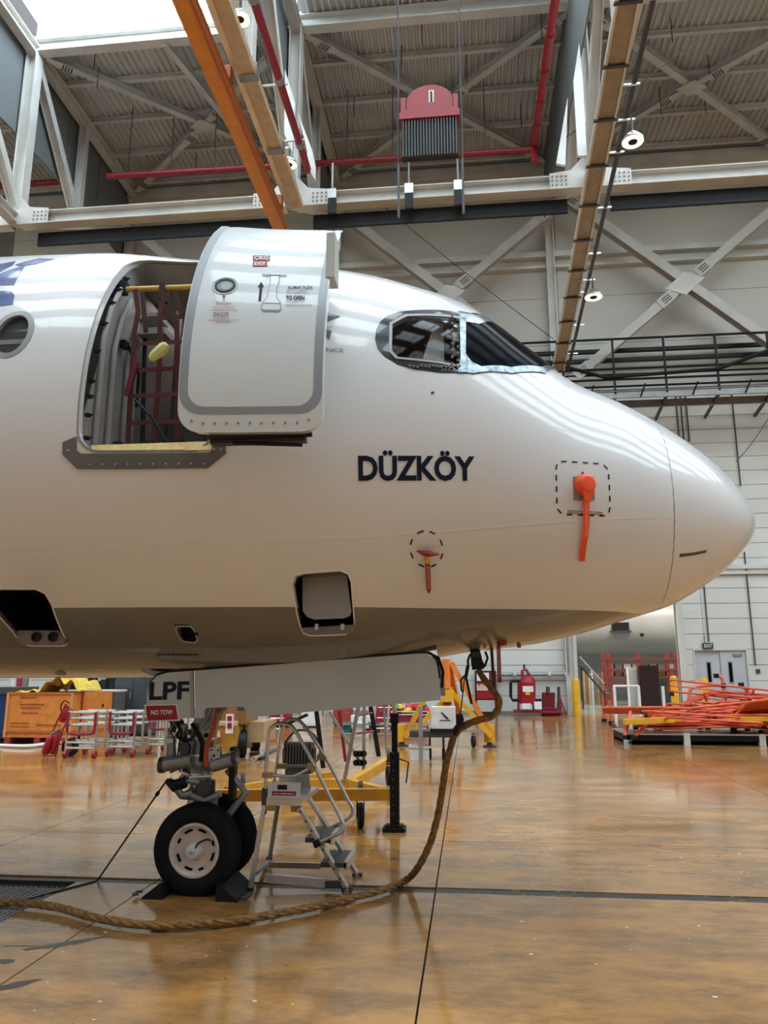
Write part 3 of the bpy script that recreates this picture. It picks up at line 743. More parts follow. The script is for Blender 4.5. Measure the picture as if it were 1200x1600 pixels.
def patch(name, poly, off, thick, m, parent, holes=(), step=.06, shift=(0, 0, 0), mirror=False, fn=None):
    """a plate that follows the fuselage skin; poly is a list of (x, angle)"""
    fn = fn or sf
    poly = dens([(p[0], p[1] * 2) for p in poly], step); hs = [dens([(p[0], p[1] * 2) for p in h], step) for h in holes]
    vs = list(poly); es = [(i, (i + 1) % len(poly)) for i in range(len(poly))]
    for h in hs:
        n = len(vs); vs += h; es += [(n + i, n + (i + 1) % len(h)) for i in range(len(h))]
    x0, x1 = min(p[0] for p in poly), max(p[0] for p in poly); y0, y1 = min(p[1] for p in poly), max(p[1] for p in poly)
    nx, ny = int((x1 - x0) / step), int((y1 - y0) / step)
    for i in range(1, nx):
        for j in range(1, ny):
            p = (x0 + (x1 - x0) * (i + .13) / nx, y0 + (y1 - y0) * (j + .07) / ny)
            if inside(p, poly) and not any(inside(p, h) for h in hs): vs.append(p)
    rv, re, rf, _, _, _ = delaunay_2d_cdt([Vector(v) for v in vs], es, [], 0, 1e-5)
    fs = []
    for f in rf:
        c = sum((rv[i] for i in f), Vector((0, 0))) / len(f)
        if inside(c, poly) and not any(inside(c, h) for h in hs): fs.append(tuple(f))
    sh = Vector(shift); n = len(rv)
    mz = (lambda p: Vector((p.x, 2 * AY - p.y, p.z))) if mirror else (lambda p: p)
    V3 = [mz(fn(v[0], v[1] / 2, off) + sh) for v in rv] + [mz(fn(v[0], v[1] / 2, off - thick) + sh) for v in rv]
    cnt = {}
    for f in fs:
        for i in range(len(f)):
            e = (f[i], f[(i + 1) % len(f)]); k = tuple(sorted(e)); cnt.setdefault(k, []).append(e)
    F2 = fs + [tuple(i + n for i in f[::-1]) for f in fs] + [(e[0][1], e[0][0], e[0][0] + n, e[0][1] + n) for e in cnt.values() if len(e) == 1]
    b = MB().add(V3, F2, True)
    return b.build(name, m, parent)
def H(pts, sh=(0, 0, 0)): return [hit(px, py, sh) for px, py in pts]
def XZ(pts): return [xz(x, z) for x, z in pts]

plane = thing('airliner', (AX, AY, 0), 'large white airliner nose with grey belly and its front door open', 'airplane')
# ---- skin with cut openings
th = [2 * math.pi * k / 112 for k in range(112)]
ss = [(i / 26) ** 2 * 1.0 for i in range(1, 27)] + [1.0 + .12 * i for i in range(1, 60)] + [8.3 + .5 * i for i in range(12)]
def skin(x0, x1):
    q = sorted({round(TIP - s, 5) for s in ss if x0 < TIP - s < x1} | ({x0, x1} if x1 < TIP - .001 else {x0}), reverse=True)
    vs = []; fs = []
    for off in (0, -.055):
        for x in q:
            for a in th: vs.append(sf(x, a, off))
    n = len(th); m = len(q)
    for L_ in (0, 1):
        o = L_ * m * n
        for i in range(m - 1):
            for k in range(n):
                f = (o + i * n + k, o + (i + 1) * n + k, o + (i + 1) * n + (k + 1) % n, o + i * n + (k + 1) % n)
                fs.append(f if L_ == 0 else f[::-1])
    o = m * n
    for i in ((0, m - 1) if x1 < TIP - .001 else (m - 1,)):
        for k in range(n): fs.append((i * n + k, i * n + (k + 1) % n, o + i * n + (k + 1) % n, o + i * n + k))
    if x1 >= TIP - .001:
        for L_, tip in ((0, V(TIP, AY, 3.202)), (1, V(TIP - .05, AY, 3.202))):
            vs.append(tip); t_ = len(vs) - 1; oo = L_ * m * n
            for k in range(n): fs.append((oo + k, oo + (k + 1) % n, t_))
    return MB().add(vs, fs, True)
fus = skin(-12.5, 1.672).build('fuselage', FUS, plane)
def radome():
    q = sorted({round(TIP - t * t * .92, 5) for t in [i / 26 for i in range(1, 27)]}, reverse=True)
    vs = [sf(x, a) for x in q for a in th]; n = len(th); m = len(q)
    fs = [(i * n + k, (i + 1) * n + k, (i + 1) * n + (k + 1) % n, i * n + (k + 1) % n) for i in range(m - 1) for k in range(n)]
    vs.append(V(TIP, AY, 3.202)); fs += [(k, (k + 1) % n, len(vs) - 1) for k in range(n)] + [tuple((m - 1) * n + k for k in range(n))]
    return MB().add(vs, fs, True)
rad = radome().build('radome', FUS, plane)
DO = (-2.875, -1.87, 3.50, 5.47)          # door opening
cut = MB()
def cutter(poly_xz, y0, y1): cut.prism([(x, y0, z) for x, z in poly_xz], (0, y1 - y0, 0))
cutter(rrect(*DO[:2], DO[2], DO[3], .16), 4.6, 6.9)
SW = [(-.55, 4.34), (-.555, 4.62), (-.44, 4.73), (.02, 4.78), (.025, 4.27), (-.05, 4.245), (-.50, 4.28)]   # side window clear area
HA1 = XZ([(-1.33, 2.60), (-1.255, 2.655), (-.99, 2.67), (-.90, 2.60), (-.895, 2.27), (-.96, 2.21), (-1.26, 2.19), (-1.33, 2.25)])
h1 = [(x, sf(x, a).z) for x, a in [hit(*p) for p in [(457, 912), (461, 900), (474, 896), (530, 892), (543, 897), (548, 910), (553, 972), (550, 984), (538, 990), (486, 992), (475, 988), (469, 975)]]]
h0 = [(x, sf(x, a).z) for x, a in [hit(*p) for p in [(-25, 921), (55, 921), (70, 928), (80, 945), (104, 1003), (98, 1008), (45, 1008), (30, 1000), (20, 985), (-25, 930)]]]
hs_ = [(x, sf(x, a).z) for x, a in [hit(*p) for p in [(275, 982), (280, 979), (297, 979), (303, 985), (308, 1000), (303, 1004), (286, 1002), (279, 994)]]]
pw_ = [(-3.52 + .125 * math.cos(t_) * 1.05, 4.485 + .185 * math.sin(t_)) for t_ in [2 * math.pi * k / 20 for k in range(20)]]
for q in (h1, h0, hs_, pw_): cutter(q, 4.8, 6.9)
cutter(SW, 5.2, 6.6)
cut.b2((-2.90, 6.60, 1.2), (-.27, 7.66, 2.25))
co = cut.build('cutter', BLACK)
md = fus.modifiers.new('b', 'BOOLEAN'); md.operation = 'DIFFERENCE'; md.object = co; md.solver = 'EXACT'; md.use_self = False
dg = bpy.context.evaluated_depsgraph_get(); me = bpy.data.meshes.new_from_object(fus.evaluated_get(dg))
fus.modifiers.clear(); fus.data = me; bpy.data.objects.remove(co)
bm = bmesh.new(); bm.from_mesh(me)
for f in bm.faces: f.smooth = True
for e in bm.edges: e.smooth = not (len(e.link_faces) == 2 and e.calc_face_angle(0) > .35)
bm.to_mesh(me); bm.free()
me.materials.clear(); me.materials.append(FUS)

# ---- cockpit glazing
def hh(*pts): return H(list(pts))
def topcut(x, k=.985):   # angle close to the crown at station x
    return (x, R(90) * k)
mask = hh((586, 530), (588, 515), (594, 503), (605, 494), (622, 488), (650, 485), (700, 486), (735, 490)) + \
       [xz(.20, 5.02), xz(.31, 5.03), (.42, R(76)), (.62, R(80)), (.80, R(84)), (.86, R(75)), (.84, R(63))] + \
       hh((850, 584), (800, 585), (740, 585), (690, 583), (650, 578), (622, 570), (602, 558), (590, 545))
patch('window_surround', mask, .004, .012, mat('window_band_black', (.008, .009, .011), .16, coat=.5), plane, holes=[[xz(*p) for p in SW]])
fwd = hh((722, 492), (745, 494)) + [xz(.23, 5.0), xz(.32, 5.0), (.44, R(77)), (.66, R(81)), (.83, R(84)), (.88, R(75)), (.85, R(63))] + hh((852, 584), (800, 584), (740, 584), (718, 583))
patch('windshield_frame', fwd, .009, .012, SHINY, plane)
pane = hh((724, 505), (748, 508)) + [xz(.26, 4.88), xz(.38, 4.88), (.55, R(70)), (.76, R(74)), (.83, R(66))] + hh((846, 574), (800, 574), (752, 573), (738, 566), (725, 552))
patch('windshield_pane', pane, .014, .02, WDARK, plane)
for nm, pl_, of, mm in (('window_surround', mask, .004, MATS['window_band_black']), ('windshield_frame', fwd, .009, SHINY), ('windshield_pane', pane, .014, WDARK)):
    patch(nm, pl_, of, .012, mm, plane, mirror=True)
swp = [xz(*p) for p in SW]
patch('side_window_pane', swp, .002, .012, GLASS, plane)
def grow(poly, d):
    cx = sum(p[0] for p in poly) / len(poly); cz = sum(p[1] for p in poly) / len(poly)
    return [(cx + (p[0] - cx) * (1 + d), cz + (p[1] - cz) * (1 + d)) for p in poly]
patch('window_bezel', [xz(*p) for p in grow(SW, .07)], .012, .02, SHINY if False else MIDG, plane, holes=[[xz(*p) for p in grow(SW, -.02)]])
bz = MB()
for k in range(16):
    p = sf(*hit(706 + (k % 2) * 9, 497 + k * 5.2), .012); bz.box(p, (.018, .02, .018))
for k in range(14):
    p = sf(*hit(640 + k * 6, 573 + (k % 3)), .012); bz.box(p, (.016, .02, .016))
bz.build('bezel_screws', MIDG, plane)
for (a, b) in (((690, 484), (707, 494)), ((700, 500), (724, 498)), ((708, 582), (724, 584))):
    pass
col = patch('window_pillar', hh((717, 491), (727, 492), (727, 560), (730, 583), (714, 583), (719, 560)), .016, .02, SHINY, plane)
# cockpit: dark lining with pale sun blinds inside
ck = sub('cockpit_interior', plane)
MB().prism([(-.75, 6.30, 4.1), (.25, 6.75, 4.1), (.25, 6.75, 5.0), (-.75, 6.30, 5.1)], (0, .02, 0)).build('cockpit_lining', INTD, ck)
MB().prism([(-.36, 5.86, 4.26), (-.14, 5.93, 4.24), (-.15, 6.06, 4.78), (-.22, 6.02, 4.78)], (.0, .02, 0)).build('sun_blind', PAPER, ck)
MB().prism([(-.08, 5.98, 4.5), (-.02, 6.0, 4.66), (.08, 6.10, 4.80), (-.06, 6.08, 4.80)], (0, .02, 0)).build('sun_blind', PAPER, ck)
MB().tube([(-.40, 5.85, 4.40), (-.2, 5.87, 4.36), (.0, 5.92, 4.27)], .008, 6).build('blind_cord', RED, ck)
MB().b2((-.75, 5.85, 4.10), (.0, 6.5, 4.16)).build('side_console', DARK, ck)

# ---- passenger window
pf = [xz(*p) for p in pw_]
po = [xz(-3.52 + (x + 3.52) * 1.35, 4.485 + (z - 4.485) * 1.24) for x, z in pw_]
w_ = patch('passenger_window', po, .004, .02, MIDG, plane, holes=[pf])
patch('window_glass', pf, -.018, .006, GLASS, w_)
patch('window_blind', pf, -.040, .012, mat('blind_grey', (.16, .165, .17), .5), w_)
patch('window_reveal', [xz(-3.52 + u, 4.485 + v) for u, v in ((-.12, -.075), (.12, -.075), (.12, -.03), (-.12, -.03))], -.034, .004, mat('reveal_white', (.85, .85, .85), .5), w_)

# ---- markings on the skin
def skin_text(name, body, x0, x1, z0, z1, m, bold, parent=fus, slant=0, cuts=8, off=.0045, shift=(0, 0, 0), rise=0):
    sh = Vector(shift)
    return text_on(name, body, lambda u, v: sf(*xz(x0 + (x1 - x0) * u + slant * v, z0 + (z1 - z0) * v + rise * u), off) + sh, m, parent, bold, cuts)
skin_text('name_lettering', 'DÜZKÖY', -.79, .082, 3.277, 3.505, NAVY, .035, rise=.022)
# white cheat seam along the flank, radome joint
SEAM = mat('seam_sealant', (.80, .79, .76), .4)
for (xa, xb) in ((-9, -5.5), (-5.5, -3), (-3, -1), (-1, 1.66)):
    st = []
    f = lambda x: 2.793 + (x + 3.578) * (2.872 - 2.793) / 2.77 if x < -.8 else 2.872 + (x + .8) * (3.089 - 2.872) / 2.4
    a_ = [xz(xa + (xb - xa) * k / 12, f(xa + (xb - xa) * k / 12) + .004) for k in range(13)]
    b_ = [xz(xa + (xb - xa) * k / 12, f(xa + (xb - xa) * k / 12) - .004) for k in range(13)]
    patch('skin_seam', a_ + b_[::-1], .002, .004, SEAM, fus, step=.3)
patch('radome_joint', [(1.670, R(a)) for a in range(-89, 90, 8)] + [(1.682, R(a)) for a in range(89, -90, -8)][::-1][::-1], .001, .01, MIDG, plane, step=.2)
# probe panel: dashed box, grey plate, cover with streamer
def dash(pts, n, ln, w2, name='stencil_dashes', par=fus):
    b = MB(); P3 = [Vector(p) for p in pts]; seg = [(P3[i + 1] - P3[i]).length for i in range(len(P3) - 1)]; T_ = sum(seg)
    for k in range(n):
        for part in (0,):
            s0 = (k + .5) / n * T_ - ln / 2; c = []
            for s_ in (s0, s0 + ln):
                a = s_; i = 0
                while i < len(seg) - 1 and a > seg[i]: a -= seg[i]; i += 1
                p = P3[i].lerp(P3[i + 1], a / seg[i]); c.append(p)
            d_ = (c[1] - c[0]).normalized(); nn = Vector((-d_.y, d_.x)) * w2 / 2
            q = [c[0] + nn, c[0] - nn, c[1] - nn, c[1] + nn]
            b.add([sf(*xz(p.x, p.y), .004) for p in q], [(0, 1, 2, 3)])
    return b.build(name, BLACK, par)
def closed(p): return p + [p[0]]
dx0 = [(x, z) for x, z in rrect(.708, 1.130, 3.068, 3.480, .06, 4)]
dash(closed(dx0), 18, .045, .011)
dash(closed([(-.30 + .125 * math.cos(R(a)), 2.80 + .13 * math.sin(R(a))) for a in range(0, 360, 15)]), 8, .045, .011)
patch('probe_plate', XZ([(.838, 3.175), (1.006, 3.185), (1.010, 3.372), (.842, 3.362)]), .006, .012, MIDG, fus, step=.1)
for k, z in enumerate((3.10, 3.085)): patch('stencil_line', XZ([(.79, z), (1.07, z - .003), (1.07, z - .008), (.79, z - .005)]), .004, .004, DRED, fus, step=.2)
tb = MB(); tb.b2((0, 0, 0), (0, 0, 0))
patch('static_port_strip', XZ([(1.735, 2.795), (1.98, 2.845), (1.985, 2.865), (1.737, 2.818)]), .004, .006, mat('bronze_strip', (.09, .045, .03), .3), rad, step=.1)
for (px, py, r_) in ((676, 614, .012), (661, 830, .008), (14, 690, .0), (910, 739, .009)):
    if r_:
        x, a = hit(px, py); MB().lathe([(0, r_), (.004, r_), (.006, .001)], sf(x, a, .002), (sf(x, a, .1) - sf(x, a)), 12).build('skin_fitting', DARK, fus)
# alliance star partly hidden by the door
DSTAR = mat('star_grey', (.12, .13, .13), .3, metal=.4); LSTAR = mat('star_light_grey', (.42, .43, .43), .3, metal=.4)
for pts, m in ([[(503, 487), (531, 494), (503, 494)], LSTAR], [[(503, 495), (531, 495), (503, 507)], DSTAR], [[(503, 513), (520, 509), (518, 518), (503, 514)], LSTAR], [[(503, 515), (518, 519), (515, 531), (503, 523)], DSTAR],
               [[(496, 494), (503, 468), (506, 486), (503, 500)], LSTAR], [[(470, 495), (500, 488), (500, 506)], DSTAR]):
    patch('star_facet', H(pts), .004, .005, m, fus, step=.1)
x1_, a1 = hit(537, 551); p1 = sf(x1_, a1); skin_text('alliance_lettering', 'STAR ALLIANCE', p1.x - .50, p1.x, p1.z - .0, p1.z + .035, MATS['star_grey'], .0, cuts=1)
# blue tulip strokes on the crown
for pts in ([(-40, 420), (5, 412), (25, 408), (20, 415), (0, 425), (-40, 440)], [(-40, 446), (10, 424), (40, 415), (30, 430), (22, 446), (-10, 446)], [(24, 414), (60, 404), (84, 405), (56, 413), (30, 416)],
            [(-40, 456), (18, 455), (23, 462), (20, 476), (-10, 480), (-40, 480)]):
    patch('livery_stroke', H(pts), .003, .004, BLUE, fus, step=.05)
# antenna blade on the crown
a = at(262, 396, AY)
bl = MB().prism([(a.x - .02, AY - .012, 5.80), (a.x + .22, AY - .012, 5.80), (a.x + .12, AY - .012, 6.03), (a.x + .05, AY - .012, 6.10), (a.x, AY - .012, 6.10)], (0, .024, 0)); bl.build('antenna_blade', PAPER, plane)

# ---- hatches
def box_hatch(poly, depth, name, inner):
    o = sub(name, plane); n = len(poly); cx = sum(p[0] for p in poly) / n; cz = sum(p[1] for p in poly) / n
    y0 = min(sf(*xz(x, z)).y for x, z in poly)
    b = MB(); f = [sf(*xz(x, z), -.03) for x, z in poly]; k = [V(p.x, y0 + depth, p.z + .0) for p in f]
    b.add(f + k, [(i, (i + 1) % n, n + (i + 1) % n, n + i) for i in range(n)] + [tuple(range(n, 2 * n))])
    b.build('hatch_well', inner, o)
    ring = patch('hatch_edge', [xz(x, z) for x, z in grow(poly, .05)], .0025, .004, PAPER, o, holes=[[xz(x, z) for x, z in poly]])
    return o
hA = box_hatch(h1, .75, 'avionics_hatch', BLACK)
dr = [at(x, y, 5.98) for x, y in [(472, 897), (541, 893), (549, 955), (546, 962), (538, 966), (490, 968), (480, 964), (473, 955)]]
MB().prism(dr, (0, .03, .0)).build('hatch_door', mat('hatch_door_grey', (.34, .33, .31), .35, metal=.3), hA)
MB().prism([at(x, y, 5.96) for x, y in [(472, 897), (544, 893), (545, 899), (472, 904)]], (0, .02, 0)).build('door_frame_rail', GEARM, hA)
for px in (495, 535): MB().tube([at(px, 975, 6.0), at(px, 984, 6.0)], .018, 8).build('latch_pin', ALU, hA)
MB().prism([at(x, y, 6.06) for x, y in [(470, 981), (554, 976), (553, 984), (543, 990), (480, 991)]], (0, .05, 0)).build('hatch_sill', mat('sill_mauve', (.22, .18, .17), .5), hA)
hB = box_hatch(h0, .9, 'equipment_hatch', BLACK)
MB().prism([at(x, y, 6.05) for x, y in [(20, 985), (92, 985), (102, 1002), (98, 1007), (32, 1007), (26, 1000)]], (0, .05, 0)).build('hatch_sill', MATS['sill_mauve'], hB)
for px in (57, 83): MB().lathe([(0, .03), (-.012, .03), (-.012, .042), (0, .042)], at(px, 995, 6.04), (0, 1, 0), 14, True).build('sill_ring', BLACK, hB); MB().lathe([(0, .03), (-.004, .001)], at(px, 995, 6.04), (0, 1, 0), 12).build('sill_hole', BLACK, hB)
MB().b2(at(55, 960, 6.5), at(58, 983, 6.52)).build('inner_strut', MIDG, hB)
hC = box_hatch(hs_, .3, 'service_hatch', mat('hatch_brown', (.035, .02, .012), .5))
for (px, py, ax, ay) in ((307, 990, .012, .035),):
    x, a = hit(px, py); MB().lathe([(0, .018), (.003, .018), (.004, .001)], sf(x, a, .002), sf(x, a, .1) - sf(x, a), 12).build('fitting', BLACK, fus)
# small drains and stencils on the belly
for (px, py) in ((533, 1022), (95, 1052)):
    x, a = hit(px, py); MB().lathe([(0, .05), (.008, .045), (.012, .001)], sf(x, a), sf(x, a, .1) - sf(x, a), 14).build('belly_drain', MIDG, fus)
dash([(-2.35, 2.246), (-2.22, 2.246)], 5, .018, .008, 'stencil_marks'); dash([(-2.62, 2.02), (-2.26, 2.02)], 9, .026, .010, 'stencil_marks')
m_ = hit(93, 1056); p = sf(*m_); MB().tube([(p.x, AY - .3, 1.83), (p.x + .01, AY - .3, 1.75)], .02, 8).build('drain_mast', YBEAM, fus)
m_ = at(811, 1010, 6.9); MB().tube([(m_.x, 6.95, m_.z + .06), (m_.x + .005, 6.95, m_.z - .01)], .018, 8).build('drain_mast', mat('mast_brown', (.25, .1, .03), .5), fus)

# ---- door opening: scuff plate, frame, cabin behind
dp = sub('door_frame', plane)
lin = MB(); pr_ = rrect(DO[0] - .012, DO[1] + .012, DO[2] - .01, DO[3] + .01, .16)
n = len(pr_)
def ring_at(y_fn): return [V(x, y_fn(x, z), z) for x, z in pr_]
r0 = [sf(*xz(x, z), -.03) for x, z in pr_]; r1 = [V(p.x, 6.15, min(p.z, 5.35)) for p in r0]
lin.add(r0 + r1, [(i, (i + 1) % n, n + (i + 1) % n, n + i) for i in range(n)], True); lin.build('door_liner', LINER, dp)
q = [xz(x, z) for x, z in rrect(DO[0] - .012, DO[1] + .012, DO[2] - .02, DO[3] + .005, .165)]
patch('door_seal', q, .003, .02, MIDG, dp, holes=[[xz(x, z) for x, z in rrect(DO[0] + .0, DO[1], DO[2], DO[3], .155)]])
# ribs and latch stops on the aft side of the frame
for yy in (5.42, 5.62, 5.88):
    MB().tube([(DO[0] + .02, max(yy, sf(*xz(DO[0], z)).y + .12 + (yy - 5.42)), z) for z in [3.6, 3.9, 4.2, 4.5, 4.8, 5.05]], .022, 8).build('frame_rib', LINER, dp)
for k, z in enumerate([3.62, 3.80, 3.95, 4.08, 4.35, 4.62, 4.85, 5.02, 5.18]):
    y = sf(*xz(DO[0], z)).y + .10
    MB().b2((DO[0] + .0, y - .02, z - .012), (DO[0] + .035, y + .015, z + .014)).tube([(DO[0] + .02, y, z), (DO[0] + .055, y, z + .006)], .008, 6).build('latch_stop', BLACK, dp)
MB().b2((DO[0] + .0, 5.74, 4.57), (DO[0] + .05, 5.82, 4.63)).tube([(DO[0] + .05, 5.8, 4.6), (DO[0] + .09, 5.95, 4.4), (DO[0] + .09, 5.95, 4.1)], .014, 6).build('hinge_fitting', BLACK, dp)
MB().tube([(DO[0] + .05, 6.1, 4.9), (DO[0] + .07, 6.12, 4.2), (DO[0] + .1, 6.1, 3.8), (DO[0] + .03, 5.9, 3.6), (DO[0] + .0, 5.7, 3.54)], .02, 8).build('edge_gasket', BLACK, dp)
MB().b2((DO[0] + .02, 6.0, 4.80), (DO[0] + .28, 6.2, 4.86)).b2((DO[0] + .02, 6.0, 4.95), (DO[0] + .22, 6.2, 5.0)).build('frame_bracket', LINER, dp)
# sill step and scuff plate
st = MB().prism([(DO[0] + .1, 5.33, 3.53), (DO[1] + .0, 5.33, 3.53), (DO[1], 5.75, 3.56), (DO[0] + .02, 5.75, 3.56)], (0, 0, .02)); st.build('sill_step', mat('sill_yellow', (.85, .62, .22), .4, var=.15, scale=20), dp)
MB().prism([(DO[0] + .09, 5.275, 3.492), (DO[1] + .0, 5.275, 3.492), (DO[1] + .0, 5.30, 3.565), (DO[0] + .05, 5.30, 3.565)], (0, .02, 0)).build('sill_nosing', MATS['sill_yellow'], dp)
for x in (-2.62, -2.37, -2.13, -1.95): MB().b2((x - .03, 5.30, 3.555), (x + .03, 5.40, 3.59)).build('floor_lock', BLACK, dp)
sc_ = [(-2.985, 3.58), (-2.90, 3.60), (-2.90, 3.475), (-1.84, 3.475), (-1.83, 3.60), (-1.78, 3.60), (-1.765, 3.48), (-1.90, 3.365), (-2.88, 3.365), (-2.985, 3.47)]
sc_ = [(-2.99, 3.47), (-2.99, 3.56), (-2.895, 3.60), (-2.885, 3.60), (-2.885, 3.50), (-2.85, 3.475), (-1.89, 3.475), (-1.86, 3.50), (-1.86, 3.60), (-1.78, 3.60), (-1.762, 3.58), (-1.765, 3.47), (-1.90, 3.362), (-2.88, 3.362)]
sp_ = patch('scuff_plate', XZ(sc_), .012, .015, mat('scuff_grey', (.13, .13, .125), .5, var=.15), dp, step=.05)
rv = MB()
for x in [-2.78 + .095 * k for k in range(10)] + [-2.95, -2.94, -1.8, -1.85]:
    z = 3.395 if -2.9 < x < -1.88 else 3.5
    p, p2 = sf(*xz(x, z), .010), sf(*xz(x, z), .018); rv.cyl(p, p2, .008, 6)
rv.build('rivet_row', ALU, sp_)
# cabin interior
cb = sub('cabin_interior', plane)
la = bpy.data.lights.new('cabin_fill_light', 'AREA'); la.shape = 'RECTANGLE'; la.size = 1.2; la.size_y = .8; la.energy = 5; la.color = (1, .95, .88)  # fill light added to brighten the dark cabin
lo = bpy.data.objects.new('cabin_fill_light', la); COL.objects.link(lo); lo.location = (-2.3, 6.8, 5.32)
MB().b2((-3.4, 5.62, 3.40), (-1.4, 8.7, 3.50)).build('cabin_floor', DARK, cb)
MB().b2((-3.4, 7.9, 3.5), (-1.2, 7.95, 5.6)).build('far_lining', INTD, cb)
MB().b2((-2.95, 6.2, 3.5), (-2.92, 7.95, 5.6)).build('partition', mat('partition_grey', (.22, .2, .19), .5), cb)
MB().b2((-3.3, 6.15, 5.34), (-1.3, 7.95, 5.38)).build('ceiling_panel', mat('ceiling_brown', (.32, .27, .24), .5), cb)
MB().b2((-2.9, 6.9, 3.5), (-2.3, 7.5, 4.3)).b2((-2.25, 6.95, 3.5), (-1.6, 7.5, 4.45)).build('galley_unit', mat('galley_grey', (.20, .19, .2), .5), cb)
MB().b2((-2.05, 6.85, 4.15), (-1.6, 6.92, 4.38)).b2((-2.05, 6.85, 4.55), (-1.6, 6.92, 4.8)).build('galley_cart', mat('cart_ink', (.02, .025, .05), .4), cb)
MB().lathe([(0, .28), (.5, .28)], (-2.55, 7.0, 5.0), (1, 0, 0), 20).build('ceiling_duct', mat('duct_tan', (.42, .36, .30), .5), cb)
MB().b2((-2.3, 7.84, 5.02), (-1.5, 7.89, 5.16)).b2((-2.3, 7.84, 4.02), (-1.5, 7.89, 4.06)).build('lit_slot', emit('cabin_lit_slot', (1, .98, .95), 1.6), cb)
for x in (-2.75, -2.45, -2.15): MB().b2((x, 6.6, 3.5), (x + .04, 6.65, 5.4)).build('upright_rail', mat('rail_brown', (.12, .08, .07), .5), cb)

# ---- the open door
DS = (1.935 - 1.0 + .0, -.43, -.005)
dsh = Vector(DS); door = sub('passenger_door', plane)
od = rrect(DO[0] + .005, DO[1] - .01, 3.475, 5.46, .15, 8)
patch('door_shell', [xz(*p) for p in od], .0, .11, DOORW, door, shift=DS)
i1 = rrect(DO[0] + .055, DO[1] - .045, 3.60, 5.55, .17, 8); i2 = rrect(DO[0] + .105, DO[1] - .095, 3.66, 5.55, .14, 8)
def clip(poly, z): return [(x, min(q, z)) for x, q in poly]
band = [(DO[0] + .012, 5.455), (DO[0] + .012, 3.78)] + [p for p in arc((DO[0] + .162, 3.75), .15, 180, 270, 8, lambda a, b: (a, b))] + [p for p in arc((DO[1] - .167, 3.75), .15, 270, 360, 8, lambda a, b: (a, b))] + [(DO[1] - .017, 5.455)]
inn = [(DO[1] - .075, 5.455)] + [p for p in arc((DO[1] - .195, 3.77), .12, 360, 270, 8, lambda a, b: (a, b))] + [p for p in arc((DO[0] + .19, 3.77), .12, 270, 180, 8, lambda a, b: (a, b))] + [(DO[0] + .07, 5.455)]
patch('silver_band', [xz(*p) for p in band + inn], .003, .006, SILV, door, shift=DS)
rv = MB()
for k in range(11):
    x = DO[0] + .10 + k * .08; z = 3.535 + (.02 if k in (0, 10) else 0)
    rv.cyl(sf(*xz(x, z), 0) + dsh, sf(*xz(x, z), .006) + dsh, .009, 6)
rv.build('rivet_row', MIDG, door)
def hd(px, py): return hit(px, py, DS)
def dpt(px, py, off=.004): return sf(*hd(px, py), off) + dsh
def oval(cx, cz, rx, rz, n=28): return [xz(cx + rx * math.cos(2 * math.pi * k / n), cz + rz * math.sin(2 * math.pi * k / n)) for k in range(n)]
wx, wa = hd(352, 447); wz = sf(wx, wa).z
patch('door_window_ring', oval(wx, wz, .092, .085), .004, .006, GEARM, door, holes=[oval(wx, wz, .084, .077)], shift=DS, step=.04)
patch('door_window_trim', oval(wx, wz, .074, .066), .005, .008, BLACK, door, holes=[oval(wx, wz, .06, .052)], shift=DS, step=.04)
patch('door_window_glass', oval(wx, wz, .062, .054), .002, .004, mat('glass_grey', (.33, .36, .38), .08, coat=.5), door, shift=DS, step=.05)
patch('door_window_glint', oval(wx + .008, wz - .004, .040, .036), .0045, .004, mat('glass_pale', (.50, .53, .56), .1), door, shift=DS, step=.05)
def dbox(name, pts, m, off=.004): return patch(name, [hd(*p) for p in pts], off, .004, m, door, shift=DS, step=.08)
dbox('exit_plate', [(395, 400), (422, 400), (422, 408), (395, 408)], RED); dbox('exit_plate', [(395, 410), (418, 410), (418, 417), (395, 417)], RED)
def dtext(body, x0, y0, x1, y1, m, bold=.0, name='door_lettering'):
    vs, fs = text_2d(body, bold)
    b = MB(); b.add([dpt(x0 + (x1 - x0) * u, y1 + (y0 - y1) * v, .007) for u, v in vs], fs)
    me = bpy.data.meshes.new(name); me.from_pydata(b.v, [], b.f); me.materials.append(m); return link(name, me, door)
dtext('ÇIKIŞ', 398, 401, 420, 408, PAPER, .02); dtext('EXIT', 398, 411, 415, 416, PAPER, .03)
dtext('TEHLİKE', 337, 472, 361, 477, RED); dtext('KAPIYI AÇMADAN ÖNCE', 333, 480, 366, 483, RED); dtext('PENCEREDEN KONTROL EDİNİZ', 328, 484, 371, 487, RED)
dtext('DANGER', 334, 489, 358, 495, RED, .01); dtext('DO NOT OPEN DOOR', 334, 496, 358, 498.5, RED); dtext('IF CABIN PRESSURE INDICATED', 326, 500, 372, 502.5, RED); dtext('SEE WINDOW', 338, 503, 360, 505.5, RED)
dtext('AÇMAK İÇİN', 449, 447, 488, 453, NAVY, .03); dtext('KOLU KALDIRINIZ', 448, 455, 480, 458, NAVY); dtext('KAPIYI DIŞARI ÇEKİN', 448, 459, 482, 461, NAVY)
dtext('TO OPEN', 447, 463, 476, 470, NAVY, .04); dtext('LIFT HANDLE FULLY', 448, 472, 476, 474, NAVY); dtext('PUSH DOOR OUT AND FORWARD', 448, 477, 488, 479.5, NAVY)
MB().add([dpt(x, y) for x, y in [(349, 470), (350, 463), (351, 470)]] + [dpt(x, y) for x, y in [(347, 465), (350, 461), (353, 465)]], [(0, 1, 2), (3, 4, 5)]).build('window_arrow', RED, door)
MB().add([dpt(x, y) for x, y in [(404, 471), (406, 449), (403, 449), (408.5, 441), (413, 449), (410, 449), (408, 471)]], [tuple(range(7))]).build('handle_arrow', BLACK, door)
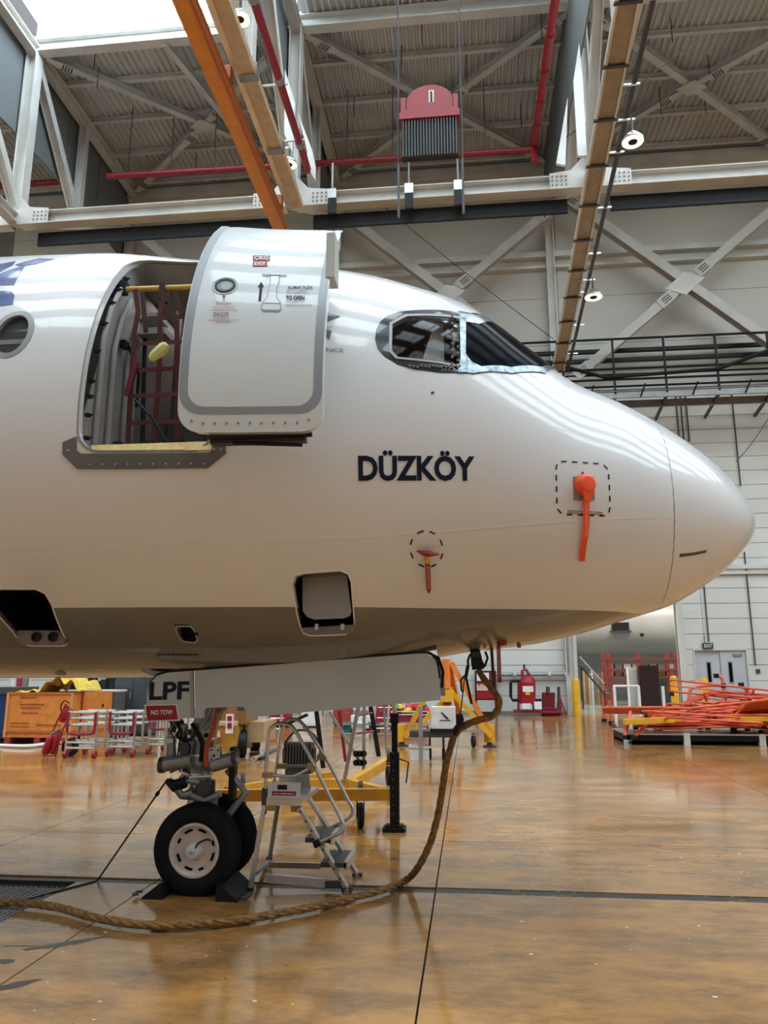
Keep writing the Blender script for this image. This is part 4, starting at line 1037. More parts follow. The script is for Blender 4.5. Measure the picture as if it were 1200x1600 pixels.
hl = [(412, 431), (447, 431), (447, 432.5), (438, 433), (437, 442), (433, 452), (433, 465), (439, 473), (440, 485), (436, 488), (411, 487), (408, 484), (410, 472), (417, 466), (419, 452), (422, 442), (421, 433), (412, 432.5)]
hl = [(421, 431), (438, 431), (437, 442), (433, 452), (433, 465), (439, 473), (440, 485), (436, 488), (411, 487), (408, 484), (410, 472), (417, 466), (419, 452), (422, 442)]
patch('handle_recess', [hd(*p) for p in hl], .0035, .004, SILV, door, shift=DS, step=.05)
hi = [(423, 432.5), (436, 432.5), (435, 442), (431.5, 452), (431.5, 466), (437, 474), (438, 484), (435, 486), (412, 485), (410, 483), (412, 473), (418.5, 467), (420.5, 452), (423.5, 442)]
patch('door_handle', [hd(*p) for p in hi], .007, .006, DOORW, door, shift=DS, step=.05)
patch('handle_slot', [hd(*p) for p in [(411, 474), (438, 475), (438, 476), (411, 475)]], .009, .004, MIDG, door, shift=DS, step=.05)
patch('handle_slot', [hd(*p) for p in [(410, 430), (448, 431), (448, 432), (410, 431)]], .009, .004, MIDG, door, shift=DS, step=.05)
# inner side of the door, hinge arm and lower bustle
bx0, bx1 = DO[0] + DS[0] + .18, DO[1] + DS[0] - .06
MB().b2((bx0 - .02, 5.0, 3.45), (bx1 - .10, 5.07, 3.52)).build('slide_bustle', mat('bustle_brown', (.05, .035, .03), .6, var=.4, scale=15), door)
MB().b2((bx0 - .02, 4.97, 3.475), (bx1 - .05, 5.0, 3.50)).tube([(bx0 + .15, 5.0, 3.45), (bx1 - .12, 5.0, 3.42)], .014, 6).build('girt_bar', BLACK, door)
MB().tube([(-1.95, 5.4, 4.4), (-1.75, 5.15, 4.4), (-1.45, 5.05, 4.4)], .06, 10).build('hinge_arm', GEARM, door)
MB().b2((bx1 + .02, 5.02, 4.70), (bx1 + .085, 5.2, 5.06)).build('side_fairing', mat('fairing_pale', (.55, .6, .55), .4), door)

# ---- barrier net, bar and cloth in the doorway (things of their own)
net = thing('barrier_net', (-2.4, 5.5, 3.58), 'dark red webbing safety net strapped across the open aircraft doorway', 'net')
ny = 5.62
for k, (pts, m) in enumerate((([(211, 452), (216, 486), (210, 520), (205, 600), (199, 700)], NETR), ([(258, 456), (250, 490), (250, 560), (246, 620), (238, 700)], NETR),
                              ([(272, 456), (284, 492)], NETB), ([(276, 500), (278, 600), (276, 700)], NETR), ([(222, 456), (228, 520)], NETB))):
    pts = [at(x, y, ny + (.0 if k != 2 else .03)) for x, y in pts]
    for q_ in pts: q_.z = max(q_.z, 3.58)
    b = MB()
    for i in range(len(pts) - 1): b.bar(pts[i], pts[i + 1], .042, .006, (0, 1, 0))
    b.build('webbing_strap', m, net)
for z in (3.82, 4.05, 4.27, 4.5, 4.72):
    MB().bar((-2.68 + (z - 3.6) * .08, ny - .06, z), (-1.90, ny - .02, z + .02), .006, .035).build('webbing_strap', NETR if z < 4.6 else NETB, net)
MB().prism([(-2.70, ny - .1, 4.05), (-2.66, ny - .1, 4.03), (-2.60, ny - .1, 4.32), (-2.62, ny - .1, 4.40), (-2.67, ny - .1, 4.2)], (0, .03, 0)).build('hanging_flag', mat('flag_maroon', (.14, .012, .02), .7), net)
MB().tube([(-2.6, ny - .1, 4.0), (-2.45, ny - .1, 3.85), (-2.3, ny - .1, 3.62)], .012, 6).build('blue_cord', NAVY, net)
bar_ = thing('safety_bar', (-2.4, 5.7, 5.04), 'yellow safety bar across the top of the open aircraft doorway', 'bar')
MB().tube([(-2.86, 5.68, 5.06), (-1.8, 5.72, 5.06)], .024, 10).build('bar_tube', mat('bar_yellow', (.72, .45, .10), .35), bar_)
MB().b2((-2.87, 5.65, 5.02), (-2.82, 5.72, 5.13)).build('bar_bracket', BLACK, bar_)
for x in (-2.5, -2.2, -2.08): MB().b2((x - .025, 5.66, 4.95), (x + .025, 5.76, 5.10)).build('strap_loop', NETB, bar_)
c0 = at(235, 563, 5.50); c1 = at(262, 538, 5.50)
tag(MB().tube(smooth_path([c0, c0.lerp(c1, .2) + V(0, 0, .01), c0.lerp(c1, .55), c0.lerp(c1, .85), c1], 3), [.016, .03, .035, .04, .045, .047, .05, .05, .05, .045, .04, .03, .02], 8).build('folded_cloth', GREENY),
    'pale lime cloth tucked into the safety net in the doorway', 'cloth')

# ---- protective covers with streamers
pc = thing('probe_cover', tuple(sf(*xz(.92, 3.3), .03)), 'bright orange probe cover with a long streamer on the grey plate', 'probe cover')
p = sf(*xz(.925, 3.30), .0); nn = (sf(*xz(.925, 3.30), .1) - p).normalized()
MB().lathe([(0, .085), (.05, .08), (.085, .055), (.09, .001)], p, nn, 20).build('cover_cup', FLR, pc)
MB().prism([sf(*xz(.875, 3.26), .06), sf(*xz(.975, 3.26), .06), sf(*xz(.945, 3.17), .05), sf(*xz(.905, 3.17), .05)], nn * .02).build('cover_tail', FLR, pc)
def ribbon(name, pts, w2, m, parent, off=.02):
    vs = []; fs = []
    for i, (x, z) in enumerate(pts):
        a, b = sf(*xz(x - w2, z), off), sf(*xz(x + w2, z), off)
        vs += [a, b]
        if i: fs.append((2 * i - 2, 2 * i - 1, 2 * i + 1, 2 * i))
    n_ = len(vs); vs += [v + V(0, .004, 0) for v in vs[:n_]]; fs += [tuple(q + n_ for q in f[::-1]) for f in fs]
    fs += [(2 * i, 2 * i + 2, n_ + 2 * i + 2, n_ + 2 * i) for i in range(len(pts) - 1)] + [(2 * i + 1, n_ + 2 * i + 1, n_ + 2 * i + 3, 2 * i + 3) for i in range(len(pts) - 1)]
    return MB().add(vs, fs).build(name, m, parent)
ribbon('streamer', [(.925, 3.2), (.927, 3.1), (.924, 3.0), (.915, 2.9)], .026, FLR, pc, .03)
ribbon('streamer', [(.912, 2.9), (.902, 2.82), (.895, 2.74)], .024, mat('streamer_end', (.85, .07, .03), .5), pc, .03)
vs, fs = text_2d('REMOVE BEFORE FLIGHT', 0); MB().add([sf(*xz(.925 - .012 + .024 * (1 - v), 3.16 - .24 * u), .038) for u, v in vs], fs).build('streamer_lettering', mat('faded_rose', (.85, .42, .34), .5), pc)
flat = [(x, z) for x, z in ((.88, 3.325), (.90, 3.312))]
pt = thing('pitot_cover', tuple(sf(*xz(-.30, 2.78), .05)), 'dark red pitot cover inside a dashed circle with hanging streamer', 'probe cover')
MB().tube([sf(*xz(-.375, 2.79), .02), sf(*xz(-.34, 2.792), .06), sf(*xz(-.30, 2.79), .07), sf(*xz(-.25, 2.785), .06), sf(*xz(-.215, 2.785), .06)], [.006, .02, .026, .015, .007], 8).build('cover_sleeve', DRED, pt)
ribbon('streamer', [(-.305, 2.78), (-.305, 2.6), (-.305, 2.53)], .018, DRED, pt, .05)
MB().add([sf(*xz(x, z), .056) for x, z in ((-.32, 2.765), (-.29, 2.765), (-.29, 2.715), (-.32, 2.715))], [(0, 1, 2, 3)]).build('streamer_patch', YEL, pt)
MB().add([sf(*xz(x, z), .05) for x, z in ((-.323, 2.53), (-.287, 2.53), (-.305, 2.505))], [(0, 1, 2)]).build('streamer_tip', DRED, pt)
vs, fs = text_2d('REMOVE BEFORE FLIGHT', 0); MB().add([sf(*xz(-.305 - .009 + .018 * (1 - v), 2.70 - .16 * u), .056) for u, v in vs], fs).build('streamer_lettering', MATS['faded_rose'], pt)
p = at(783, 1000, 6.78)
rp = thing('probe_cover', tuple(p), 'red belly probe cover with streamer hanging near the ground power plug', 'probe cover')
MB().tube([p + V(-.02, 0, .06), p + V(.0, 0, .02), p + V(.01, 0, -.05)], [.03, .05, .042], 10).build('cover_cup', RED, rp)
MB().tube([p + V(-.03, 0, .05), p + V(.03, 0, .10), p + V(.07, 0, .10)], .014, 6).build('probe_arm', DARK, rp)
MB().b2((p.x - .042, 6.77, p.z - .36), (p.x - .008, 6.78, p.z - .04)).build('streamer', DRED, rp)
vs, fs = text_2d('REMOVE BEFORE FLIGHT', 0); MB().add([V(p.x - .036 + .022 * (1 - v), 6.766, p.z - .08 - .24 * u) for u, v in vs], fs).build('streamer_lettering', MATS['faded_rose'], rp)

# ---- nose gear doors
GD = 6.52
gd = sub('nose_gear_door', plane)
def gpl(pts, y): return [at(px, py, GD) + V(0, y - GD, 0) for px, py in pts]
long_ = [(304, 1048), (655, 1021), (668, 1022), (678, 1029), (683, 1040), (686, 1060), (689, 1094), (385, 1121), (384, 1110), (380, 1104), (322, 1106), (318, 1110), (318, 1122), (305, 1122)]
short = [(301, 1048), (262, 1051), (245, 1056), (234, 1066), (229, 1082), (229, 1102), (231, 1124), (302, 1122)]
MB().prism(gpl(long_, GD), (0, .035, 0)).build('gear_door_skin', GEARW, gd)
MB().prism(gpl(long_, 2 * AY - GD), (0, .035, 0)).build('gear_door_skin', GEARW, gd)
g2 = sub('aft_gear_door', plane)
MB().prism(gpl(short, GD), (0, .035, 0)).build('gear_door_skin', GEARW, g2)
MB().prism(gpl([(296, 1049), (301, 1049), (303, 1122), (298, 1122)], GD - .005), (0, .01, 0)).build('door_edge_strip', mat('strip_grey', (.36, .37, .36), .4), g2)
MB().prism(gpl([(226, 1101), (277, 1100), (282, 1126), (230, 1128)], GD - .008), (0, .012, 0)).build('placard_border', PAPER, g2)
MB().prism(gpl([(229, 1103), (275, 1102), (279, 1124), (231, 1126)], GD - .014), (0, .012, 0)).build('no_tow_placard', RED, g2)
def gtext(body, x0, y0, x1, y1, m, bold, y=GD - .02, rise=0):
    a = at(x0, y1, GD); b = at(x1, y1 - rise, GD); c = at(x0, y0, GD)
    flat_text('door_lettering', body, (a.x, y, a.z), (b.x - a.x, 0, b.z - a.z), (0, 0, c.z - a.z), m, g2, bold)
gtext('NO TOW', 237, 1109.5, 271, 1117, PAPER, .03, rise=1); gtext('LPF', 233, 1066, 295, 1094, NAVY, .03, y=GD - .004, rise=1.5)
sl = MB(); e = gpl([(231, 1085), (235, 1066), (246, 1054), (262, 1049), (304, 1046), (655, 1019), (672, 1020), (683, 1031), (687, 1060)], GD + .01)
sl.tube(e, .012, 6); sl.build('door_seal', BLACK, gd)
fe = gpl([(668, 1019), (685, 1028), (692, 1050), (690, 1075)], GD + .06)
MB().tube(fe, .014, 6).build('far_door_seal', BLACK, gd)

# ---- nose gear
ng = sub('nose_gear', plane)
def G3(px, py, Y=AY): return at(px, py, Y)
top, col_, low = G3(338, 1085), G3(312, 1205), G3(302, 1240)
MB().tube([top + (top - col_) * .3, G3(331, 1100), G3(319, 1140), G3(311, 1185), G3(309, 1200)], [.10, .10, .125, .13, .135], 24).build('shock_strut', GEARM, ng)
MB().tube([G3(311, 1192), G3(310, 1196), G3(309, 1200), G3(307, 1212), G3(306, 1218), G3(305, 1222)], [.135, .15, .135, .135, .155, .145], 24).build('steering_collar', GEARM, ng)
MB().tube([G3(309, 1217), G3(304, 1262), V(AX, AY, .42)], [.075, .075, .07], 20).build('inner_piston', ALU, ng)
MB().tube([G3(322, 1218, 7.08), G3(320, 1236, 7.08), G3(318, 1252, 7.08)], [.085, .095, .07], 18).build('swivel_drum', DARK, ng)
for (px, py, r_) in ((316, 1152, .127), (312, 1178, .134), (308, 1207, .138)):
    MB().tube([G3(px, py + 1.6), G3(px + .3, py - 1.6)], r_ + .008, 24).build('strut_band', ALU, ng)
for k in range(4): MB().tube(smooth_path([G3(276 + k * 3, 1124, 6.95), G3(283 + k * 3, 1142 + k * 3, 6.93), G3(278 + k * 4, 1178, 6.93), G3(282 + k * 4, 1206, 6.95)], 4), .008, 6).build('wire_loom', [BLACK, DARK][k % 2], ng)
MB().tube([G3(259, 1188, 7.0), G3(261, 1138, 7.0)], .022, 10).build('side_strut', ALU, ng)
MB().b2(tuple(G3(262, 1150, 6.98)), tuple(G3(276, 1144, 7.02))).build('strut_bracket', ALU, ng)
MB().tube([G3(286, 1132, 6.96), G3(291, 1150, 6.96)], .035, 10).build('motor_can', MIDG, ng)
for k in range(4): MB().cyl(G3(330 + (k % 2) * 10, 1172 + (k // 2) * 14, 6.928), G3(330 + (k % 2) * 10, 1172 + (k // 2) * 14, 6.92), .008, 6).build('block_bolt', BLACK, ng)
MB().tube([G3(300, 1243, 7.0), G3(320, 1252, 7.0), G3(345, 1240, 7.02)], .03, 10).build('fork_rail', MIDG, ng)
MB().tube([G3(296, 1215, 6.99), G3(330, 1213, 6.99)], .016, 8).build('cross_pin', ALU, ng)
MB().b2((AX + .19, AY - .05, .74), (AX + .24, AY + .05, 1.2)).build('debris_guard', BLACK, ng)
MB().tube([V(AX + .16, AY, 1.0), V(AX + .34, AY, .80), V(AX + .12, AY, .52)], .035, 10).build('torque_link', GEARM, ng)
MB().tube([(AX, AY - .38, .375), (AX, AY + .38, .375)], .05, 14).build('axle', GEARM, ng)
MB().tube([(AX, AY, .375), (AX, AY, .75)], [.07, .085], 16).build('axle_fork', GEARM, ng)
for (a, b) in ((G3(253, 1195, 6.95), G3(300, 1187, 6.95)), (G3(330, 1196, 6.98), G3(371, 1183, 6.98))):
    d = (b - a).normalized()
    MB().tube([a, a + d * .02, a + d * .03, b - d * .03, b - d * .02, b], [.058, .066, .066, .066, .066, .058], 18).build('steering_actuator', GEARM, ng)
e1 = G3(252, 1195, 6.95); MB().tube([e1 - V(.012, 0, 0), e1 + V(.03, 0, 0)], .072, 18).build('actuator_cap', DARK, ng)
e2 = G3(369, 1183, 6.98); MB().tube([e2 - V(.03, 0, 0), e2 + V(.012, 0, 0)], .072, 18).build('actuator_cap', DARK, ng)
MB().b2(tuple(G3(363, 1174, 6.93)), tuple(G3(368, 1183, 6.97))).build('actuator_port', PAPER, ng)
MB().prism([G3(x, y, 6.93) for x, y in [(324, 1169), (342, 1166), (344, 1190), (326, 1193)]], (0, .08, 0)).build('valve_block', mat('block_pale', (.55, .56, .56), .35, metal=.3), ng)
MB().tube([G3(334, 1181, 6.925), G3(334, 1181, 6.92)], .012, 8).build('block_port', BLACK, ng)
MB().prism([G3(x, y, 7.0) for x, y in [(309, 1139), (326, 1141), (327, 1147), (317, 1170), (312, 1160), (305, 1150)]], (0, .05, 0)).build('drag_brace_lug', mat('lug_pale', (.48, .48, .49), .35, metal=.3), ng)
MB().tube([G3(322, 1149, 6.995), G3(322, 1149, 6.985)], .022, 14).build('lug_bore', BLACK, ng)
MB().tube([G3(300, 1130, 6.98), G3(308, 1145, 6.98), G3(316, 1162, 6.97), G3(314, 1190, 6.98)], .02, 8).build('hydraulic_hose', BLACK, ng)
MB().tube([G3(270, 1190, 7.0), G3(268, 1150, 7.0), G3(272, 1128, 7.05)], .035, 10).build('side_strut', GEARM, ng)
MB().tube([G3(268, 1160, 7.0), G3(268, 1154, 7.0)], .045, 10).build('strut_clamp', ALU, ng)
# taxi lamp with lattice glass
lp = G3(288, 1169, 6.90)
MB().lathe([(0, .055), (.015, .06), (.06, .045), (.06, .01)], lp, (0, 1, 0), 18).build('taxi_lamp', BLACK, ng)
b = MB()
for i in range(-2, 3):
    for j in range(-2, 3):
        x, z = i * .021 + (j % 2) * .01, j * .02
        if x * x + z * z < .0024: b.lathe([(0, .0085), (-.006, .006), (-.007, .001)], lp + V(x, -.001, z), (0, 1, 0), 6)
b.build('lamp_lattice', MIDG, ng)
MB().tube(smooth_path([G3(276, 1128, 6.95), G3(280, 1140, 6.93), G3(276, 1150, 6.92), G3(288, 1158, 6.92)], 5), .013, 6).build('wire_loom', BLACK, ng)
MB().tube(smooth_path([G3(262, 1123, 6.98), G3(270, 1136, 6.98), G3(264, 1148, 6.98)], 5), .008, 6).build('wire_loom', BLACK, ng)
for k in range(7):
    px, py = 274 + (k * 7) % 22, 1132 + k * 4
    MB().box(G3(px, py, 6.97 + .01 * (k % 3)), (.05, .04, .035), Matrix.Rotation(k * .5, 3, 'Y')).build('harness_fitting', [DARK, MIDG, BLACK][k % 3], ng)
# tow fitting ahead of the wheels
MB().tube([G3(262, 1220, 7.0), G3(272, 1228, 7.0), G3(290, 1222, 7.0)], [.03, .055, .05], 12).build('tow_lever', BLACK, ng)
MB().tube([G3(274, 1228, 7.0), G3(284, 1243, 7.02), G3(300, 1240, 7.05)], [.04, .035, .06], 10).build('tow_bracket', GEARM, ng)
MB().b2(tuple(G3(280, 1243, 7.05)), tuple(G3(340, 1236, 7.2))).build('fork_bridge', GEARM, ng)
MB().tube([G3(266, 1205, 7.0), G3(285, 1198, 7.0), G3(300, 1212, 7.0), G3(284, 1222, 7.0)], .018, 8).build('hydraulic_hose', DARK, ng)
# red hose / sleeve
b = MB().tube(smooth_path([G3(340, 1105, 6.93), G3(334, 1135, 6.92), G3(326, 1158, 6.92), G3(321, 1180, 6.92), G3(323, 1198, 6.92)], 5), [.02] * 20 + [.016], 8)
b.build('orange_sleeve', mat('sleeve_orange', (.55, .09, .04), .6), ng)
MB().tube([G3(318, 1140, 6.93), G3(352, 1105, 6.93)], .022, 8).build('drag_strut', MIDG, ng)
def wheel(y, near):
    w = sub('nose_wheel', ng) if False else None
    hw, r = .11, .375
    prof_ = [(-hw * .75, .215), (-hw * .98, .25), (-hw, .29), (-hw * .93, .33), (-hw * .72, .362), (-hw * .4, .374), (0, .376), (hw * .4, .374), (hw * .72, .362), (hw * .93, .33), (hw, .29), (hw * .98, .25), (hw * .75, .215), (hw * .6, .19), (-hw * .6, .19)]
    MB().lathe(prof_, (AX, y, .372), (0, 1, 0), 64, True).build('tyre', RUB, ng)
    gv = MB()
    for o_ in (-.045, -.015, .015, .045): gv.lathe([(o_ - .004, .372), (o_ - .004, .3785), (o_ + .004, .3785), (o_ + .004, .372)], (AX, y, .372), (0, 1, 0), 48, True)
    gv.build('tread_rib', RUB, ng)
    s = -1 if near else 1
    rp_ = [(s * .085, .225), (s * .098, .222), (s * .100, .205), (s * .085, .19), (s * .055, .178), (s * .045, .15), (s * .045, .09), (s * .07, .075), (s * .105, .07), (s * .11, .06), (s * .11, .001)]
    MB().lathe(rp_, (AX, y, .372), (0, 1, 0), 48, open_start=True).build('wheel_rim', RIM, ng)
    hb = MB().lathe([(s * .105, .062), (s * .145, .058), (s * .15, .05), (s * .15, .001)], (AX, y, .372), (0, 1, 0), 12); hb.build('hub_cap', mat('hub_white', (.72, .74, .74), .35), ng)
    q = MB()
    for k in range(8):
        a = 2 * math.pi * k / 8 + .3
        for t_ in range(5):
            aa = a + t_ * .07 * (1 if k % 3 else .4)
            q.box((AX + .163 * math.cos(aa), y + s * .052, .372 + .163 * math.sin(aa)), (.026, .014, .018), Matrix.Rotation(-aa + R(90), 3, 'Y'))
    q.build('rim_slot', BLACK, ng)
    if near:
        q = MB()
        for i in range(3):
            for j in range(2): q.cyl((AX - .02 + i * .02, y - .151, .358 + j * .016), (AX - .02 + i * .02, y - .155, .358 + j * .016), .006, 6)
        q.build('hub_bolts', MIDG, ng)
        MB().tube(smooth_path([(AX + .03, y - .15, .40), (AX + .05, y - .13, .44), (AX + .10, y - .08, .46), (AX + .13, y - .06, .45)], 4), .008, 6).build('valve_stem', BLACK, ng)
wheel(AY - .25, True); wheel(AY + .25, False)

# ================================================================== NEAR THINGS ON THE FLOOR
def chock(px, label, flip):
    x = px
    t = thing('wheel_chock', (x, AY - .25, 0), label, 'chock', 'black rubber wheel chocks')
    s = -1 if flip else 1
    MB().prism([(x - .07 * s, AY - .44, .0), (x + .12 * s, AY - .44, 0), (x + .12 * s, AY - .44, .13), (x + .09 * s, AY - .44, .13), (x - .05 * s, AY - .44, .025)], (0, .5, 0)).build('chock_body', BLACK, t)
    MB().tube([(x - .10 * s, AY - .42, .035), (x - .145 * s, AY - .42, .03), (x - .15 * s, AY - .34, .03), (x - .10 * s, AY - .34, .035)], .012, 6).build('rope_eye', DARK, t)
chock(AX - .34, 'black rubber chock behind the nose wheel with a rope eye', False)
chock(AX + .36, 'black rubber chock against the nose wheel beside the step ladder', True)
cb_ = thing('bonding_cable', (-2.84, 7.1, .87), 'thin black bonding cable stretched from the nose gear to the floor seam', 'cable')
a = at(262, 1217, 7.08); b = on(152, 1377); e_ = V(-4.3, 6.95, .006)
MB().tube([a, b + V(0, 0, .006)], .008, 6).build('cable_run', BLACK, cb_); MB().tube([a.lerp(b, .13), a.lerp(b, .16)], .018, 8).build('cable_crimp', BLACK, cb_)
MB().tube([b + V(0, 0, .006), V(-4.0, 6.0, .006), V(-4.25, 5.0, .006)], .006, 6).build('cable_tail', BLACK, cb_)

# ---- step ladder
lad = thing('step_ladder', (-1.5, 7.4, 0), 'aluminium step ladder with looped handrails standing beside the nose wheels', 'ladder')
YN, YF = 7.06, 7.62
def LN(px, py): return at(px, py, YN)
def LF(px, py): return at(px, py, YF)
fn = on(391, 1392); ff = on(421, 1343)
fn.z = ff.z = 0; YB = ff.y
lt_n = LN(413, 1258); lt_f = LF(436, 1250)
MB().bar(fn + V(0, 0, .0), lt_n, .035, .05).build('leg', ALU, lad)
MB().bar(ff + V(0, 0, .0), at(434, 1258, YF), .035, .05).build('leg', MIDG, lad)
for pz, o_ in ((fn, -1), (ff, 1)): MB().box(pz + V(0, 0, .015), (.05, .06, .03)).build('rubber_foot', BLACK, lad)
MB().bar(at(398, 1365, 7.15), at(421, 1346, 8.1), .04, .03).build('base_spreader', MIDG, lad)
sn = on(544, 1391); sf_ = on(560, 1369); sn.z = sf_.z = 0
tn, tf = LN(468, 1262), LF(483, 1248)
MB().bar(sn, tn, .03, .085, (0, -1, .0)).build('stringer', ALU, lad); MB().bar(sf_, tf, .03, .085, (0, -1, 0)).build('stringer', ALU, lad)
for pz in (sn, sf_): MB().box(pz + V(-.01, 0, .015), (.09, .05, .03)).build('rubber_foot', DARK, lad)
MB().bar(at(416, 1372, 7.1), at(510, 1380, 7.1), .03, .07).build('base_bar', ALU, lad)
MB().bar(at(421, 1351, 7.75), at(502, 1353, 7.62), .03, .05).build('base_bar', ALU, lad)
MB().bar(at(508, 1382, 7.1), at(533, 1382, 7.1), .03, .06).build('base_bracket', DARK, lad)
for (t_,) in ((.30,), (.60,)):
    a = sn.lerp(tn, t_); b = sf_.lerp(tf, t_)
    c = (a + b) / 2
    MB().b2((c.x - .12, a.y + .0, a.z - .02), (c.x + .11, b.y, a.z + .02)).build('tread', DARK, lad)
    MB().b2((c.x + .09, a.y + .0, a.z - .035), (c.x + .125, b.y, a.z + .03)).build('tread_nosing', ALU, lad)
# top platform box with label
pz0, pz1 = LN(414, 1258).z, LN(414, 1222).z
xL, xR = LN(417, 1240).x, LN(471, 1240).x
MB().b2((xL, YN, pz0 + .03), (xR + .03, YF + .1, pz0 + .07)).build('platform', ALU, lad)
MB().b2((xL + .01, YN - .01, pz0 + .07), (xR - .01, YN + .0, pz1)).build('name_plate', PAPER, lad)
MB().b2((xL, YN - .015, pz0 - .0), (xR, YN + .01, pz0 + .055)).build('platform_edge', ALU, lad)
MB().prism([LF(436, 1215), LF(483, 1210), LF(486, 1236), LF(470, 1246), LF(436, 1240)], (0, .01, 0)).build('back_plate', ALU, lad)
MB().b2((xL + .05, YN - .016, pz1 - .11), (xR - .05, YN - .01, pz1 - .075)).build('plate_stripe', RED, lad)
MB().b2((xL + .10, YN - .016, pz1 - .06), (xR - .13, YN - .01, pz1 - .02)).build('plate_emblem', NAVY, lad)
faint_print('faded_print', (xL + .065, YN - .019, pz1 - .10), (xR - xL - .13, 0, 0), (0, 0, .012), PAPER, lad, 8, 3)
MB().prism([LN(409, 1232), LN(417, 1230), LN(415, 1272), LN(408, 1272)], (0, .04, 0)).build('hinge_plate', DARK, lad)
BRA = mat('brass_clamp', (.42, .30, .12), .4, metal=.5, var=.3)
nr = [(415, 1232), (416, 1200), (420, 1150), (424, 1138), (434, 1131), (449, 1132), (460, 1140), (480, 1175), (511, 1236), (533, 1280), (537, 1290), (533, 1299), (525, 1304), (500, 1315), (494, 1319)]
fr2 = [(428, 1225), (433, 1192), (440, 1145), (448, 1127), (462, 1124), (473, 1131), (487, 1150), (515, 1195), (545, 1252), (551, 1262), (550, 1272), (541, 1281), (520, 1292), (509, 1298)]
MB().tube(smooth_path([LN(*p) for p in nr], 4), .0165, 10).build('handrail', ALU, lad)
MB().tube(smooth_path([LF(*p) for p in fr2], 4), .0165, 10).build('handrail', ALU, lad)
MB().tube(smooth_path([LN(417, 1211), LN(450, 1213), LN(464, 1211), LN(488, 1198)], 4), .013, 8).build('guard_bar', ALU, lad)
MB().tube(smooth_path([LF(437, 1197), LF(470, 1197), LF(482, 1195), LF(503, 1183)], 4), .013, 8).build('guard_bar', ALU, lad)
for f_, (x, y) in ((LN, (418, 1211)), (LN, (487, 1199)), (LF, (441, 1197)), (LF, (503, 1183)), (LN, (423, 1262)), (LN, (463, 1264))):
    c = f_(x, y); MB().box(c, (.09, .055, .045), Matrix.Rotation(0.4 if x > 480 else 0, 3, 'Y')).build('tube_clamp', BRA, lad)
c = LN(495, 1318); MB().tube([c + V(-.02, -.02, -.01), c + V(.03, -.02, .015)], .03, 10).build('tube_clamp', BLACK, lad)
b = MB()
for k in range(9): c = tn.lerp(sn, .04 + k * .115) + V(.0, -.047, 0); b.cyl(c, c + V(0, -.008, 0), .010, 6)
tag(b.build('stringer_bolts', DARK, lad), kind='stuff')

# ---- ground power cable: four twisted strands, plug and strap
cable = thing('power_cable', (.05, 7.0, 1.6), 'thick ochre twisted power cable hanging from the nose and trailing along the floor', 'cable')
def fz(px, py, z=.045): p = on(px, py, z); return p
PT = [at(747, 1046, 7.0), at(757, 1062, 6.98), at(770, 1078, 6.95), at(779, 1092, 6.93), at(779, 1106, 6.92), at(768, 1119, 6.92), at(748, 1125, 6.93), at(728, 1133, 6.95),
      at(712, 1146, 6.97), at(702, 1175, 7.0), at(696, 1200, 7.0), at(691, 1235, 7.02), at(684, 1275, 7.05), at(672, 1318, 7.05), at(655, 1352, 7.1)]
PT += [fz(636, 1374), fz(605, 1388), fz(560, 1400), fz(500, 1415), fz(420, 1430), fz(350, 1440), fz(280, 1446), fz(215, 1444), fz(150, 1434), fz(100, 1420), fz(60, 1413), fz(20, 1410), fz(-30, 1412), fz(-90, 1420)]
path = smooth_path(PT, 14)
acc = [0]
for i in range(1, len(path)): acc.append(acc[-1] + (path[i] - path[i - 1]).length)
fr_ = []; px_ = None
for i, p in enumerate(path):
    d = (path[min(i + 1, len(path) - 1)] - path[max(i - 1, 0)]).normalized()
    if px_ is None: px_ = d.cross(V(0, 1, 0)).normalized()
    else: px_ = (px_ - d * px_.dot(d)).normalized()
    fr_.append((px_.copy(), d.cross(px_)))
for s_ in range(4):
    q = []
    for i, p in enumerate(path):
        a = acc[i] * 2 * math.pi / .42 + s_ * math.pi / 2
        rr_ = .0155 if i > 60 else .013
        q.append(p + (fr_[i][0] * math.cos(a) + fr_[i][1] * math.sin(a)) * rr_)
    MB().tube(q, .0165, 7).build('cable_strand', ROPE, cable)
pl_ = at(744, 1034, 7.0)
MB().prism([at(x, y, 6.95) for x, y in [(735, 1018), (750, 1016), (754, 1032), (758, 1040), (756, 1045), (738, 1047), (736, 1036)]], (0, .13, 0)).build('plug_body', BLACK, cable)
MB().b2(tuple(at(738, 1027, 6.94)), tuple(at(750, 1018, 6.95))).build('plug_label', mat('plug_teal', (.02, .05, .05), .5), cable)
MB().tube([at(758, 1018, 7), at(762, 1028, 7), at(757, 1042, 7)], .012, 6).build('plug_handle', BLACK, cable)
st_ = thing('retaining_strap', (.0, 6.95, 1.5), 'black strap with hook holding the power cable below the nose', 'strap')
MB().tube([at(735, 1022, 6.9), at(731, 1032, 6.9), at(732, 1042, 6.9), at(728, 1055, 6.9)], .012, 6).build('strap_loop', BLACK, st_)
b = MB(); pp = [at(731, 1040, 6.88), at(728, 1058, 6.88), at(737, 1100, 6.88)]
b.bar(pp[0], pp[1], .03, .008, (0, 1, 0)); b.bar(pp[1], pp[2], .022, .008, (0, 1, 0)); b.build('strap_tail', BLACK, st_)
MB().tube([at(727, 1055, 6.89), at(720, 1062, 6.89), at(721, 1078, 6.89), at(724, 1082, 6.89)], .010, 6).build('hook', BLACK, st_)
MB().tube([at(726, 1058, 6.9), at(719, 1120, 6.9)], .006, 6).build('strap_cord', BLACK, st_)
MB().prism([at(x, y, 6.85) for x, y in [(712, 1117), (722, 1116), (725, 1126), (718, 1140), (713, 1150), (708, 1148), (707, 1140), (713, 1132)]], (0, .16, 0)).build('cable_clamp', BLACK, st_)
